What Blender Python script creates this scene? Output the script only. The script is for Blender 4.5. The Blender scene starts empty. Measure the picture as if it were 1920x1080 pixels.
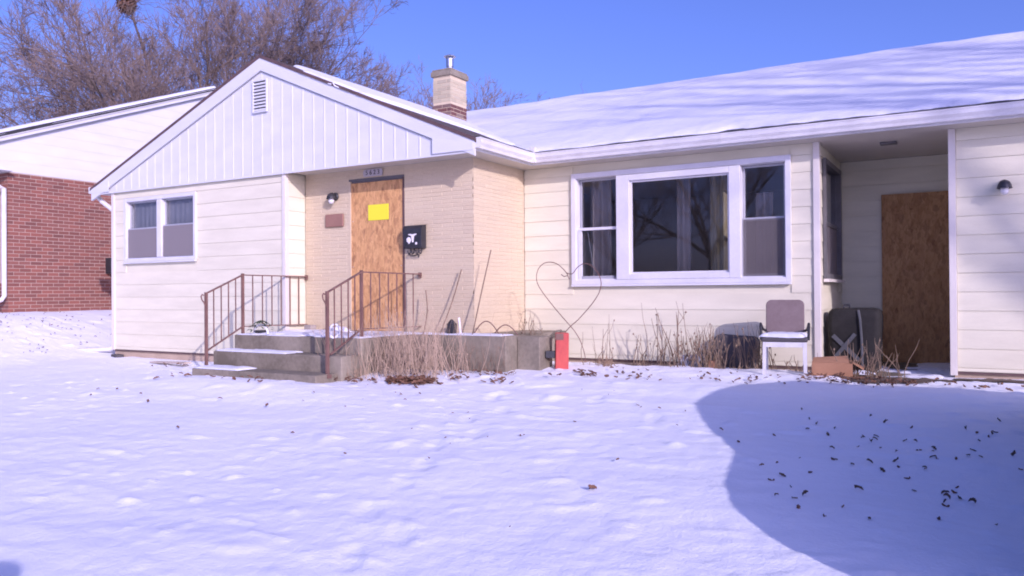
import bpy, bmesh, math, random
import numpy as np
from mathutils import Vector, Matrix

random.seed(7)
rng = np.random.default_rng(7)
sc = bpy.context.scene
COL = sc.collection

# ------------------------------------------------------------------ camera
CAM = (11.8145, -7.6842, 0.8379)
yaw, pit, rol, FPX = 0.5295, 0.0065, -0.0071, 1495.9
_f = Vector((-math.sin(yaw) * math.cos(pit), math.cos(yaw) * math.cos(pit), math.sin(pit)))
_r = Vector((math.cos(yaw), math.sin(yaw), 0))
_u = _r.cross(_f)
_R = _r * math.cos(rol) + _u * math.sin(rol)
_U = -_r * math.sin(rol) + _u * math.cos(rol)
cam = bpy.data.cameras.new('camera')
cam.sensor_width = 36
cam.lens = FPX / 1920 * 36
cam.clip_start = 0.05
cam.clip_end = 3000
camo = bpy.data.objects.new('camera', cam)
camo.matrix_world = Matrix(((_R.x, _U.x, -_f.x, CAM[0]), (_R.y, _U.y, -_f.y, CAM[1]), (_R.z, _U.z, -_f.z, CAM[2]), (0, 0, 0, 1)))
COL.objects.link(camo)
sc.camera = camo

# ------------------------------------------------------------------ sky, sun, exposure
SUN_AZ = math.radians(124.5)      # clockwise from +Y
SUN_EL = math.radians(20.5)
world = bpy.data.worlds.new('World')
sc.world = world
world.use_nodes = True
wn = world.node_tree
bg = wn.nodes['Background']
sky = wn.nodes.new('ShaderNodeTexSky')
sky.sky_type = 'NISHITA'
sky.sun_disc = False
sky.sun_elevation = SUN_EL
sky.sun_rotation = SUN_AZ
sky.altitude = 900
sky.air_density = 1.0
sky.dust_density = 5.0
sky.ozone_density = 3.0
wn.links.new(sky.outputs[0], bg.inputs[0])
bg.inputs[1].default_value = 0.13
sun = bpy.data.lights.new('sun', 'SUN')
sun.energy = 3.4
sun.angle = math.radians(0.5)
sun.color = (1.0, 0.92, 0.53)
suno = bpy.data.objects.new('sun', sun)
sd = Vector((math.sin(SUN_AZ) * math.cos(SUN_EL), math.cos(SUN_AZ) * math.cos(SUN_EL), math.sin(SUN_EL)))
suno.rotation_euler = sd.to_track_quat('Z', 'Y').to_euler()
suno.location = (20, -20, 20)
COL.objects.link(suno)
vs = sc.view_settings
vs.view_transform = 'Standard'
vs.look = 'None'
vs.gamma = 1
vs.exposure = 0.11
vs.use_curve_mapping = False
vs.use_white_balance = True
vs.white_balance_temperature = 5000
vs.white_balance_tint = 60
sc.cycles.max_bounces = 8
sc.cycles.transparent_max_bounces = 16
sc.cycles.use_denoising = True
sc.cycles.filter_width = 1.9

# ------------------------------------------------------------------ noise for geometry
_perm = np.random.default_rng(3).permutation(512)
_perm = np.concatenate([_perm, _perm, _perm])
_ang = np.random.default_rng(4).uniform(0, 2 * np.pi, 512)
def perlin(x, y, seed=0):
    x = np.asarray(x, float) + seed * 17.31; y = np.asarray(y, float) + seed * 9.77
    xi = np.floor(x).astype(int); yi = np.floor(y).astype(int)
    xf = x - xi; yf = y - yi
    u = xf * xf * xf * (xf * (xf * 6 - 15) + 10); v = yf * yf * yf * (yf * (yf * 6 - 15) + 10)
    def g(ix, iy, dx, dy):
        h = _ang[_perm[(_perm[ix & 511] + iy) & 511]]
        return np.cos(h) * dx + np.sin(h) * dy
    a = g(xi, yi, xf, yf); b = g(xi + 1, yi, xf - 1, yf)
    c = g(xi, yi + 1, xf, yf - 1); d = g(xi + 1, yi + 1, xf - 1, yf - 1)
    return (a + u * (b - a)) * (1 - v) + (c + u * (d - c)) * v
def sstep(a, b, x):
    t = np.clip((np.asarray(x, float) - a) / (b - a), 0, 1)
    return t * t * (3 - 2 * t)

# ------------------------------------------------------------------ materials
def mat(name, base=(.5, .5, .5), rough=.6, metal=0.0, spec=.5):
    m = bpy.data.materials.new(name)
    m.use_nodes = True
    p = m.node_tree.nodes['Principled BSDF']
    p.inputs['Base Color'].default_value = (*base, 1)
    p.inputs['Roughness'].default_value = rough
    p.inputs['Metallic'].default_value = metal
    p.inputs['Specular IOR Level'].default_value = spec
    return m
def nd(m, t, **kw):
    n = m.node_tree.nodes.new(t)
    for k, v in kw.items():
        setattr(n, k, v)
    return n
def lk(m, a, b):
    m.node_tree.links.new(a, b)
def coords(m, scale=(1, 1, 1), kind='Object', rnd=False):
    tc = nd(m, 'ShaderNodeTexCoord')
    mp = nd(m, 'ShaderNodeMapping')
    mp.inputs['Scale'].default_value = scale
    if rnd:
        geo = nd(m, 'ShaderNodeObjectInfo')
        mul = nd(m, 'ShaderNodeVectorMath', operation='SCALE')
        cb = nd(m, 'ShaderNodeCombineXYZ')
        lk(m, geo.outputs['Random'], cb.inputs[0]); lk(m, geo.outputs['Random'], cb.inputs[1])
        lk(m, cb.outputs[0], mul.inputs[0]); mul.inputs['Scale'].default_value = 37.0
        lk(m, mul.outputs[0], mp.inputs['Location'])
    lk(m, tc.outputs[kind], mp.inputs[0])
    return mp.outputs[0]
def noise(m, vec, scale, detail=4, rough=.55):
    n = nd(m, 'ShaderNodeTexNoise')
    n.inputs['Scale'].default_value = scale; n.inputs['Detail'].default_value = detail
    n.inputs['Roughness'].default_value = rough
    lk(m, vec, n.inputs['Vector'])
    return n.outputs['Fac']
def ramp(m, fac, stops):
    r = nd(m, 'ShaderNodeValToRGB')
    el = r.color_ramp.elements
    while len(el) < len(stops): el.new(0.5)
    for e, (pos, c) in zip(el, stops):
        e.position = pos; e.color = (*c, 1)
    lk(m, fac, r.inputs[0])
    return r.outputs[0]
def mixc(m, fac, a, b, mode='MIX'):
    n = nd(m, 'ShaderNodeMix', data_type='RGBA', blend_type=mode)
    for sock, v in ((n.inputs[0], fac), (n.inputs[6], a), (n.inputs[7], b)):
        if isinstance(v, bpy.types.NodeSocket): lk(m, v, sock)
        elif isinstance(v, tuple): sock.default_value = (*v, 1)
        else: sock.default_value = v
    return n.outputs[2]
def pbr(m): return m.node_tree.nodes['Principled BSDF']
def bump(m, height, strength=.3, dist=.01):
    b = nd(m, 'ShaderNodeBump')
    b.inputs['Strength'].default_value = strength; b.inputs['Distance'].default_value = dist
    lk(m, height, b.inputs['Height']); lk(m, b.outputs[0], pbr(m).inputs['Normal'])

def weathered(name, c1, c2, rough=.6, scale=3.0, stretch=(1, 1, 1), bumpk=.15, metal=0, spec=.5, fine=40, rnd=True, kind='Object'):
    m = mat(name, c1, rough, metal, spec)
    v = coords(m, stretch, kind, rnd)
    n1 = noise(m, v, scale, 5)
    n2 = noise(m, v, fine, 3)
    mx = nd(m, 'ShaderNodeMath', operation='MULTIPLY_ADD'); lk(m, n2, mx.inputs[0]); mx.inputs[1].default_value = .35; lk(m, n1, mx.inputs[2])
    c = ramp(m, mx.outputs[0], [(.45, c1), (.85, c2)])
    lk(m, c, pbr(m).inputs['Base Color'])
    bump(m, n2, bumpk, .004)
    return m

def snow_mat(name, tint=(.83, .84, .87)):
    m = mat(name, tint, .75, 0, .25)
    v = coords(m, (1, 1, 1))
    n1 = noise(m, v, 1.3, 4); n2 = noise(m, v, 55, 5, .65); n3 = noise(m, v, 9, 4)
    c = mixc(m, n1, (tint[0] * .95, tint[1] * .95, tint[2] * .97), tint)
    lk(m, c, pbr(m).inputs['Base Color'])
    add = nd(m, 'ShaderNodeMath', operation='MULTIPLY_ADD'); lk(m, n3, add.inputs[0]); add.inputs[1].default_value = 2.5; lk(m, n2, add.inputs[2])
    bump(m, add.outputs[0], .5, .008)
    return m
M = {}
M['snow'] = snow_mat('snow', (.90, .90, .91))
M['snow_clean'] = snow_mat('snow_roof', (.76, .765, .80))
M['siding'] = weathered('cream_siding', (.75, .705, .515), (.65, .61, .44), .5, 1.4, (1, 1, 5), .08)
M['trim_pink'] = weathered('trim_paint', (.72, .67, .58), (.63, .58, .51), .5, 2, (2, 2, .6), .06)
M['white'] = weathered('white_aluminium', (.68, .68, .68), (.61, .61, .61), .42, 1.5, (1, 1, 3), .03)
M['gutter'] = weathered('gutter_enamel', (.76, .75, .73), (.60, .58, .56), .45, 3, (1, 1, 2), .05)
M['soffit'] = weathered('soffit_paint', (.60, .55, .46), (.52, .48, .40), .6, 2, (1, 1, 1), .05)
M['winframe'] = weathered('window_vinyl', (.70, .69, .70), (.60, .59, .61), .4, 3, (1, 1, 1), .03)
M['sash'] = weathered('sash_aluminium', (.50, .50, .52), (.40, .40, .42), .4, 4, (1, 1, 1), .04, .3)
M['darkframe'] = weathered('dark_frame', (.16, .15, .15), (.10, .095, .095), .5, 4)
M['concrete'] = weathered('old_concrete', (.31, .265, .195), (.14, .118, .08), .85, 1.6, (1, 1, 1), .5, fine=25)
M['rust'] = weathered('rusted_iron', (.125, .065, .05), (.21, .115, .085), .8, 9, (1, 1, .4), .5)
M['shingle'] = weathered('brown_shingle', (.115, .085, .07), (.07, .055, .048), .9, 8, (1, 1, 1), .6)
M['shingle_dark'] = weathered('dark_shingle', (.05, .05, .055), (.03, .03, .032), .9, 8, (1, 1, 1), .6)
M['drip'] = weathered('brown_drip_edge', (.14, .08, .07), (.09, .055, .05), .6, 6)
M['mortar_tan'] = weathered('tan_mortar', (.62, .51, .335), (.55, .45, .295), .9, 6)
M['mortar_red'] = weathered('pale_mortar', (.48, .38, .30), (.40, .31, .25), .9, 6)
M['block'] = weathered('foundation_block', (.52, .40, .28), (.40, .30, .21), .9, 3)
M['black_metal'] = weathered('black_metal', (.03, .03, .035), (.05, .05, .055), .45, 8, metal=.3)
M['room'] = weathered('room_paint', (.60, .54, .45), (.52, .47, .39), .9, 1)
M['curtain_olive'] = weathered('curtain_olive', (.40, .33, .17), (.29, .24, .12), .9, 6, (4, 4, .3))
M['curtain_grey'] = weathered('curtain_grey', (.40, .335, .26), (.29, .24, .19), .9, 6, (4, 4, .3))
M['curtain_dim'] = weathered('curtain_dim', (.24, .24, .245), (.19, .19, .195), .9, 3)
M['cardboard'] = weathered('cardboard', (.42, .22, .11), (.34, .17, .085), .85, 3)
M['red'] = weathered('faded_red_paint', (.55, .085, .055), (.40, .05, .04), .65, 7, (1, 1, .5), .3)
M['blackcloth'] = weathered('black_canvas', (.020, .019, .018), (.032, .03, .028), .9, 4, (1, 1, 1), .4, spec=.15)
M['greytape'] = weathered('grey_strap', (.085, .087, .092), (.065, .067, .072), .7, 8)
M['tub'] = weathered('dark_plastic', (.085, .075, .075), (.065, .058, .06), .7, 4)
M['chairback'] = weathered('brown_vinyl', (.15, .105, .095), (.19, .14, .13), .6, 5)
M['chairframe'] = weathered('chair_paint', (.70, .68, .68), (.55, .53, .53), .5, 6)
M['plaque'] = weathered('brown_plaque', (.25, .13, .09), (.30, .16, .11), .6, 7)
M['galv'] = weathered('galvanised', (.62, .62, .64), (.45, .45, .48), .28, 5, (1, 1, .4), .05, .95)
M['galv2'] = weathered('grey_film', (.42, .42, .44), (.32, .32, .35), .4, 6)
M['wood_grey'] = weathered('weathered_board', (.40, .35, .30), (.28, .24, .20), .85, 3, (1, 6, 6))
M['wood_pale'] = weathered('pale_board', (.55, .46, .38), (.44, .36, .29), .8, 3, (6, 1, 1))
M['bark'] = weathered('bark', (.14, .105, .09), (.09, .07, .06), .95, 3, (1, 1, .4), .5, rnd=False)
M['twig'] = weathered('twig_bark', (.21, .155, .13), (.15, .11, .093), .95, 1, (1, 1, 1), .2, rnd=False)
M['twig2'] = weathered('twig_pale', (.22, .17, .15), (.16, .125, .11), .95, 1, (1, 1, 1), .2, rnd=False)
M['drystem'] = weathered('dry_stem', (.27, .19, .12), (.18, .125, .08), .9, 6, rnd=False)
M['drygrass'] = weathered('dry_grass', (.36, .25, .155), (.25, .17, .105), .9, 5, rnd=False)
M['drygrass_pale'] = weathered('dry_grass_pale', (.50, .37, .25), (.34, .245, .165), .9, 5, rnd=False)
M['leaf'] = weathered('dead_leaf', (.20, .10, .055), (.12, .06, .035), .85, 12)
M['leaf_dark'] = weathered('dark_dead_leaf', (.13, .095, .07), (.085, .06, .045), .85, 12)
M['soil'] = weathered('wet_soil', (.15, .105, .075), (.08, .058, .042), .95, 6, (1, 1, 1), .8, rnd=False)
M['yellow'] = mat('yellow_paper', (.74, .70, .012), .8, 0, .1)
M['whitepaint'] = weathered('white_plastic', (.78, .78, .80), (.68, .68, .70), .5, 5)
M['green'] = weathered('plant_green', (.05, .10, .035), (.03, .06, .025), .7, 9)
M['digit'] = mat('digit_dark', (.06, .05, .06), .5)
M['plate'] = weathered('number_plate_grey', (.50, .46, .46), (.42, .39, .40), .5, 5)
M['fleck'] = mat('mailbox_white', (.75, .72, .70), .6)
M['carpaint'] = mat('car_paint', (.10, .11, .13), .3, .4)
M['carglass'] = mat('car_glass', (.015, .017, .02), .08)
M['tyre'] = weathered('tyre_rubber', (.02, .02, .02), (.03, .03, .03), .9)
M['lampglass'] = mat('lamp_bulb_glass', (.70, .68, .66), .25)
M['evergreen'] = weathered('evergreen', (.03, .05, .025), (.045, .075, .035), .9, 4, rnd=False)
M['skin'] = mat('skin', (.50, .32, .24), .6)
M['coat'] = weathered('dark_coat', (.03, .035, .06), (.05, .055, .08), .9, 6)
M['coat2'] = weathered('grey_coat', (.10, .10, .11), (.14, .14, .15), .9, 6)
M['hair'] = mat('hair', (.05, .03, .02), .8)
M['roadside'] = weathered('asphalt', (.05, .05, .052), (.07, .07, .072), .9, 4)

def brick_mat(name, cols, rough=.85):
    m = mat(name, cols[0], rough)
    oi = nd(m, 'ShaderNodeObjectInfo')
    v = coords(m, (1, 1, 1), 'Generated' if False else 'Object')
    geo = nd(m, 'ShaderNodeNewGeometry')
    r = nd(m, 'ShaderNodeMath', operation='ADD'); lk(m, oi.outputs['Random'], r.inputs[0]); lk(m, geo.outputs['Random Per Island'], r.inputs[1])
    fr = nd(m, 'ShaderNodeMath', operation='FRACT'); lk(m, r.outputs[0], fr.inputs[0])
    n = len(cols)
    c = ramp(m, fr.outputs[0], [(i / (n - 1), cols[i]) for i in range(n)])
    n2 = noise(m, v, 60, 4)
    c2 = mixc(m, n2, c, mixc(m, .35, c, (.12, .08, .07)))
    lk(m, c2, pbr(m).inputs['Base Color'])
    bump(m, n2, .4, .004)
    return m
M['brick_red'] = brick_mat('red_brick', [(.25, .085, .055), (.30, .10, .065), (.20, .068, .048), (.27, .10, .07), (.17, .06, .045)])
M['brick_tan'] = brick_mat('tan_brick', [(.665, .545, .345), (.68, .565, .36), (.65, .53, .335), (.67, .555, .36), (.635, .52, .335)])
M['brick_chim'] = brick_mat('chimney_brick', [(.52, .455, .29), (.57, .50, .33), (.44, .385, .25), (.50, .44, .30)])
M['brick_old'] = brick_mat('chimney_base_brick', [(.16, .06, .05), (.12, .05, .045), (.30, .24, .19), (.14, .06, .05)])

def osb_mat(name, b=1.0):
    m = mat(name, (.5, .3, .15), .75)
    cs = []
    for sc_, off in (((34, 34, 13), 0), ((20, 20, 8), 5)):
        v = coords(m, sc_)
        wob = noise(m, coords(m, (9, 9, 9)), 1.0, 2)
        va = nd(m, 'ShaderNodeVectorMath', operation='MULTIPLY_ADD'); cb = nd(m, 'ShaderNodeCombineXYZ')
        lk(m, wob, cb.inputs[0]); lk(m, wob, cb.inputs[2]); lk(m, cb.outputs[0], va.inputs[0]); va.inputs[1].default_value = (2.5, 2.5, 1.5); lk(m, v, va.inputs[2])
        vo = nd(m, 'ShaderNodeTexVoronoi'); vo.inputs['Scale'].default_value = 1.0; lk(m, va.outputs[0], vo.inputs['Vector'])
        sep = nd(m, 'ShaderNodeSeparateColor'); lk(m, vo.outputs['Color'], sep.inputs[0]); cs.append(sep)
    c1 = ramp(m, cs[0].outputs[0], [(0, (.52 * b, .27 * b, .095 * b)), (.3, (.69 * b, .395 * b, .14 * b)), (.62, (.60 * b, .33 * b, .11 * b)), (.88, (.47 * b, .235 * b, .08 * b)), (1, (.27 * b, .13 * b, .05 * b))])
    c2 = ramp(m, cs[1].outputs[1], [(0, (.60 * b, .34 * b, .14 * b)), (.7, (.52 * b, .28 * b, .105 * b)), (1, (.33 * b, .16 * b, .06 * b))])
    c = mixc(m, .45, c1, c2)
    n1 = noise(m, coords(m, (46, 46, 14)), 1.0, 5, .7)
    c = mixc(m, .8, c, ramp(m, n1, [(.50, (1, 1, 1)), (.72, (.42, .34, .30))]), 'MULTIPLY')
    n3 = noise(m, coords(m, (1, 1, .6)), 2.5, 3)
    c = mixc(m, n3, mixc(m, .15, c, (.2, .1, .05)), c)
    lk(m, c, pbr(m).inputs['Base Color'])
    bump(m, cs[0].outputs[2], .35, .003)
    return m
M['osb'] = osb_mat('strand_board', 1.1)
M['osb_shaded'] = osb_mat('strand_board_shaded', .80)  # same board scaled darker, the porch shade put into its colour

def glass_mat():
    m = bpy.data.materials.new('window_glass'); m.use_nodes = True
    nt = m.node_tree; nt.nodes.remove(nt.nodes['Principled BSDF'])
    out = nt.nodes['Material Output']
    tr = nt.nodes.new('ShaderNodeBsdfTransparent'); tr.inputs[0].default_value = (.90, .91, .93, 1)
    gl = nt.nodes.new('ShaderNodeBsdfGlossy'); gl.inputs['Roughness'].default_value = .02; gl.inputs[0].default_value = (.95, .95, 1, 1)
    # Schlick reflectance from the unsigned angle, so both faces of a thin pane behave alike
    geo = nt.nodes.new('ShaderNodeNewGeometry'); dot = nt.nodes.new('ShaderNodeVectorMath'); dot.operation = 'DOT_PRODUCT'
    nt.links.new(geo.outputs['Incoming'], dot.inputs[0]); nt.links.new(geo.outputs['Normal'], dot.inputs[1])
    def mth(op, a, b=None):
        n_ = nt.nodes.new('ShaderNodeMath'); n_.operation = op
        for k_, v_ in enumerate((a, b)):
            if v_ is None: continue
            if isinstance(v_, (int, float)): n_.inputs[k_].default_value = v_
            else: nt.links.new(v_, n_.inputs[k_])
        return n_.outputs[0]
    c5 = mth('POWER', mth('SUBTRACT', 1.0, mth('ABSOLUTE', dot.outputs['Value'])), 5.0)
    mu = mth('ADD', mth('MULTIPLY', c5, .95), .045)
    mx = nt.nodes.new('ShaderNodeMixShader')
    nt.links.new(mu, mx.inputs[0])
    nt.links.new(tr.outputs[0], mx.inputs[1]); nt.links.new(gl.outputs[0], mx.inputs[2])
    nt.links.new(mx.outputs[0], out.inputs[0])
    return m
M['glass'] = glass_mat()
def screen_mat(col=(.34, .31, .34), op=.55):
    m = bpy.data.materials.new('insect_screen'); m.use_nodes = True
    nt = m.node_tree; p = nt.nodes['Principled BSDF']
    p.inputs['Base Color'].default_value = (*col, 1); p.inputs['Roughness'].default_value = .8
    tr = nt.nodes.new('ShaderNodeBsdfTransparent'); mx = nt.nodes.new('ShaderNodeMixShader'); mx.inputs[0].default_value = op
    nt.links.new(tr.outputs[0], mx.inputs[1]); nt.links.new(p.outputs[0], mx.inputs[2])
    nt.links.new(mx.outputs[0], nt.nodes['Material Output'].inputs[0])
    return m
M['screen'] = screen_mat((.30, .265, .26), .6)
M['screen_dark'] = screen_mat((.16, .14, .135), .45)

# ------------------------------------------------------------------ mesh builder
class MB:
    def __init__(s): s.v = []; s.f = []
    def add(s, vs, fs):
        o = len(s.v); s.v += [tuple(p) for p in vs]; s.f += [tuple(i + o for i in f) for f in fs]; return s
    def box(s, x0, x1, y0, y1, z0, z1):
        return s.add([(x0, y0, z0), (x1, y0, z0), (x1, y1, z0), (x0, y1, z0), (x0, y0, z1), (x1, y0, z1), (x1, y1, z1), (x0, y1, z1)],
                     [(0, 3, 2, 1), (4, 5, 6, 7), (0, 1, 5, 4), (1, 2, 6, 5), (2, 3, 7, 6), (3, 0, 4, 7)])
    def prism(s, poly, axis, a, b):
        """poly: list of 2D points, extruded along axis ('x': poly=(y,z); 'y': poly=(x,z); 'z': poly=(x,y))"""
        n = len(poly)
        def P(p, t):
            return {'x': (t, p[0], p[1]), 'y': (p[0], t, p[1]), 'z': (p[0], p[1], t)}[axis]
        vs = [P(p, a) for p in poly] + [P(p, b) for p in poly]
        fs = [tuple(range(n))[::-1], tuple(range(n, 2 * n))] + [(i, (i + 1) % n, n + (i + 1) % n, n + i) for i in range(n)]
        return s.add(vs, fs)
    def tube(s, pts, rad, sides=6, cap=True):
        pts = [Vector(p) for p in pts]; n = len(pts)
        if not hasattr(rad, '__len__'): rad = [rad] * n
        vs = []
        ref = None
        for i, p in enumerate(pts):
            t = (pts[min(i + 1, n - 1)] - pts[max(i - 1, 0)])
            if t.length < 1e-9: t = Vector((0, 0, 1))
            t.normalize()
            if ref is None:
                ref = Vector((1, 0, 0)) if abs(t.x) < .8 else Vector((0, 1, 0))
            a = (ref - t * ref.dot(t))
            if a.length < 1e-6: a = t.orthogonal()
            a.normalize(); ref = a; b = t.cross(a)
            for k in range(sides):
                an = 2 * math.pi * k / sides
                q = p + (a * math.cos(an) + b * math.sin(an)) * rad[i]
                vs.append((q.x, q.y, q.z))
        fs = []
        for i in range(n - 1):
            for k in range(sides):
                k2 = (k + 1) % sides
                fs.append((i * sides + k, i * sides + k2, (i + 1) * sides + k2, (i + 1) * sides + k))
        if cap:
            fs.append(tuple(range(sides))[::-1]); fs.append(tuple(range((n - 1) * sides, n * sides)))
        return s.add(vs, fs)
    def bar(s, p, q, w, h=None):
        """square-section bar from p to q"""
        h = h or w
        p = Vector(p); q = Vector(q); t = (q - p).normalized()
        up = Vector((0, 0, 1)) if abs(t.z) < .9 else Vector((0, 1, 0))
        a = t.cross(up).normalized(); b = a.cross(t)
        vs = []
        for c in (p, q):
            for sa, sb in ((-1, -1), (1, -1), (1, 1), (-1, 1)):
                vs.append(tuple(c + a * sa * w / 2 + b * sb * h / 2))
        return s.add(vs, [(0, 1, 2, 3), (7, 6, 5, 4), (0, 4, 5, 1), (1, 5, 6, 2), (2, 6, 7, 3), (3, 7, 4, 0)])
    def lathe(s, prof, sides=16, c=(0, 0, 0), axis='z'):
        """prof: list of (r, h)"""
        vs = []
        for r, h in prof:
            for k in range(sides):
                a = 2 * math.pi * k / sides
                x, y, z = r * math.cos(a), r * math.sin(a), h
                if axis == 'y': x, y, z = x, z, y
                if axis == 'x': x, y, z = z, y, x
                vs.append((c[0] + x, c[1] + y, c[2] + z))
        n = len(prof); fs = []
        for i in range(n - 1):
            for k in range(sides):
                k2 = (k + 1) % sides
                fs.append((i * sides + k, i * sides + k2, (i + 1) * sides + k2, (i + 1) * sides + k))
        fs.append(tuple(range(sides))[::-1]); fs.append(tuple(range((n - 1) * sides, n * sides)))
        return s.add(vs, fs)
    def build(s, name, m, parent=None, smooth=False, bevel=0, loc=None):
        me = bpy.data.meshes.new(name)
        me.from_pydata(s.v, [], s.f)
        bm = bmesh.new(); bm.from_mesh(me)
        bmesh.ops.recalc_face_normals(bm, faces=bm.faces)
        bm.to_mesh(me); bm.free()
        me.materials.append(M[m] if isinstance(m, str) else m)
        if smooth: me.polygons.foreach_set('use_smooth', [True] * len(me.polygons))
        o = bpy.data.objects.new(name, me)
        COL.objects.link(o)
        if parent is not None: o.parent = parent
        if loc is not None: o.location = loc
        if bevel:
            b = o.modifiers.new('bevel', 'BEVEL'); b.width = bevel; b.segments = 2; b.limit_method = 'ANGLE'
        return o
def raw(name, v, f, m, parent=None, smooth=False):
    me = bpy.data.meshes.new(name)
    me.from_pydata(v, [], f)
    me.materials.append(M[m] if isinstance(m, str) else m)
    if smooth: me.polygons.foreach_set('use_smooth', [True] * len(me.polygons))
    o = bpy.data.objects.new(name, me); COL.objects.link(o)
    if parent is not None: o.parent = parent
    return o
def tag(o, label=None, cat=None, group=None, kind=None):
    if label: o['label'] = label
    if cat: o['category'] = cat
    if group: o['group'] = group
    if kind: o['kind'] = kind
    return o
def thing(name, label, cat, loc=(0, 0, 0), group=None):
    o = bpy.data.objects.new(name, None); COL.objects.link(o); o.location = loc; o.empty_display_size = .1
    return tag(o, label, cat, group)
def dup(o, parent=None, loc=None):
    c = o.copy(); COL.objects.link(c); c.parent = parent
    if loc is not None: c.location = loc
    return c
def grid_mesh(name, X, Y, Z, m, parent=None, smooth=True, mask=None):
    """X,Y,Z arrays (nu,nv)"""
    nu, nv = X.shape
    v = np.stack([X, Y, Z], -1).reshape(-1, 3)
    i = np.arange(nu * nv).reshape(nu, nv)
    f = np.stack([i[:-1, :-1], i[1:, :-1], i[1:, 1:], i[:-1, 1:]], -1).reshape(-1, 4)
    if mask is not None: f = f[mask.reshape(-1)]
    me = bpy.data.meshes.new(name)
    me.from_pydata(v.tolist(), [], f.tolist())
    me.materials.append(M[m] if isinstance(m, str) else m)
    if smooth: me.polygons.foreach_set('use_smooth', [True] * len(me.polygons))
    o = bpy.data.objects.new(name, me); COL.objects.link(o)
    if parent is not None: o.parent = parent
    return o

# ------------------------------------------------------------------ house dimensions (metres, z=0 at the bottom of the siding)
H = 2.5
WA = 3.81          # right end of the wing's sided front wall
YE = 0.368         # plane of the brick entry wall
XC = 6.574         # outer corner of the brick entry wall
YM = 1.596         # plane of the long front wall
PL, PR = 10.245, 11.555   # porch opening
YB = 3.25          # back wall of the side porch
OV = 0.32          # eave overhang

# ------------------------------------------------------------------ ground
def gz_smooth(x, y):
    x = np.asarray(x, float); y = np.asarray(y, float)
    z = -.115 - .068 * np.clip(-1.2 - y, 0, 7.3)
    bed = sstep(5.6, 6.8, x) * (1 - sstep(10.4, 11.4, x)) * np.exp(-((y - .85) / .75) ** 2)
    z = z + .105 * bed
    bank = sstep(4.9, 5.7, x) * (1 - sstep(9.5, 11.0, x)) * np.exp(-((y + .45) / .5) ** 2)
    z = z + .07 * bank
    z = z + .07 * sstep(10.6, 11.4, x) * sstep(-1.2, .8, y)
    rise = sstep(.3, -3.3, x) * sstep(-5.0, .2, y)
    z = z + .66 * rise
    z = z + .07 * np.exp(-((x - 4.9) / 1.7) ** 2 - ((y + 1.75) / .45) ** 2)
    return z
FOOT = []
for (fx, fy, an) in [(9.31, -4.90, .7), (9.34, -4.56, .7), (8.97, -4.38, .7), (8.70, -3.50, .6), (8.80, -3.85, .6), (8.45, -3.05, .6), (8.55, -2.65, .5), (8.2, -2.25, .5), (8.30, -1.85, .5), (7.95, -1.45, .5), (9.6, -1.7, .3), (8.9, -1.25, .3)]:
    FOOT.append((fx, fy, an))
def gz_detail(x, y):
    crust = .0011 * np.abs(perlin(x * 24, y * 30, 24)) + .004 * np.clip(perlin(x * 15, y * 22, 25) - .3, 0, 1)
    z = .022 * perlin(x * .7 + y * .2, y * 1.3) + .010 * perlin(x * 1.9, y * 3.6, 2) + .0045 * perlin(x * 6, y * 9, 3) + .002 * perlin(x * 17, y * 21, 4)
    lump = np.clip(perlin(x * 3.3, y * 5.2, 5) - .22, 0, 1) * np.clip(perlin(x * .55, y * .7, 6) + .30, 0, 1)
    z = z + .085 * lump
    patch_ = np.clip(perlin(x * .45, y * .5, 26) * 1.6 + .45, 0, 1)
    z = z + .075 * patch_ * np.clip(perlin(x * 5.5, y * 9.5, 27) - .28, 0, 1) + .05 * patch_ * np.clip(perlin(x * 11, y * 15, 28) - .34, 0, 1)
    z = z + crust
    rough = sstep(-1.6, -.2, y)
    z = z + rough * .012 * perlin(x * 4.2, y * 4.2, 8)
    for fx, fy, an in FOOT:
        c, s = math.cos(an), math.sin(an)
        u = (x - fx) * c + (y - fy) * s; w = -(x - fx) * s + (y - fy) * c
        d = np.sqrt((u / .065) ** 2 + (w / .15) ** 2)
        z = z - .011 * np.exp(-(d ** 6)) * (1 + .5 * perlin(x * 20, y * 20, 29)) + .005 * np.exp(-((d - 1.32) / .2) ** 2) * np.clip(.35 + 1.6 * perlin(x * 13, y * 13, 9), 0, 1.2)
    return z
def gz(x, y):
    return float(gz_smooth(x, y) + gz_detail(np.array(x, float), np.array(y, float)))
def axis_lines(a, b, step, lo, hi):
    core = np.arange(a, b + 1e-6, step)
    def ext(start, end, st):
        out = []; p = start; d = st
        sgn = 1 if end > start else -1
        while abs(p - start) < abs(end - start):
            d *= 1.35; p = p + sgn * d; out.append(p)
        return out
    return np.array(ext(a, lo, step)[::-1] + core.tolist() + ext(core[-1], hi, step))
gx = axis_lines(-4.5, 13.0, .031, -900, 900)
gy = axis_lines(-6.0, 2.0, .025, -900, 900)
GX, GY = np.meshgrid(gx, gy, indexing='ij')
near = (1 - sstep(18, 40, np.abs(GX - 5))) * (1 - sstep(10, 30, np.abs(GY + 2)))
GZ = gz_smooth(GX, GY) + near * gz_detail(GX, GY)
ground = grid_mesh('ground', GX, GY, GZ, 'snow')
tag(ground, 'snow covered front lawn', None, kind='structure')

# ------------------------------------------------------------------ the house
house = thing('house', 'cream ranch house with white front gable, tan brick entry and boarded doors', 'house')

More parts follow.
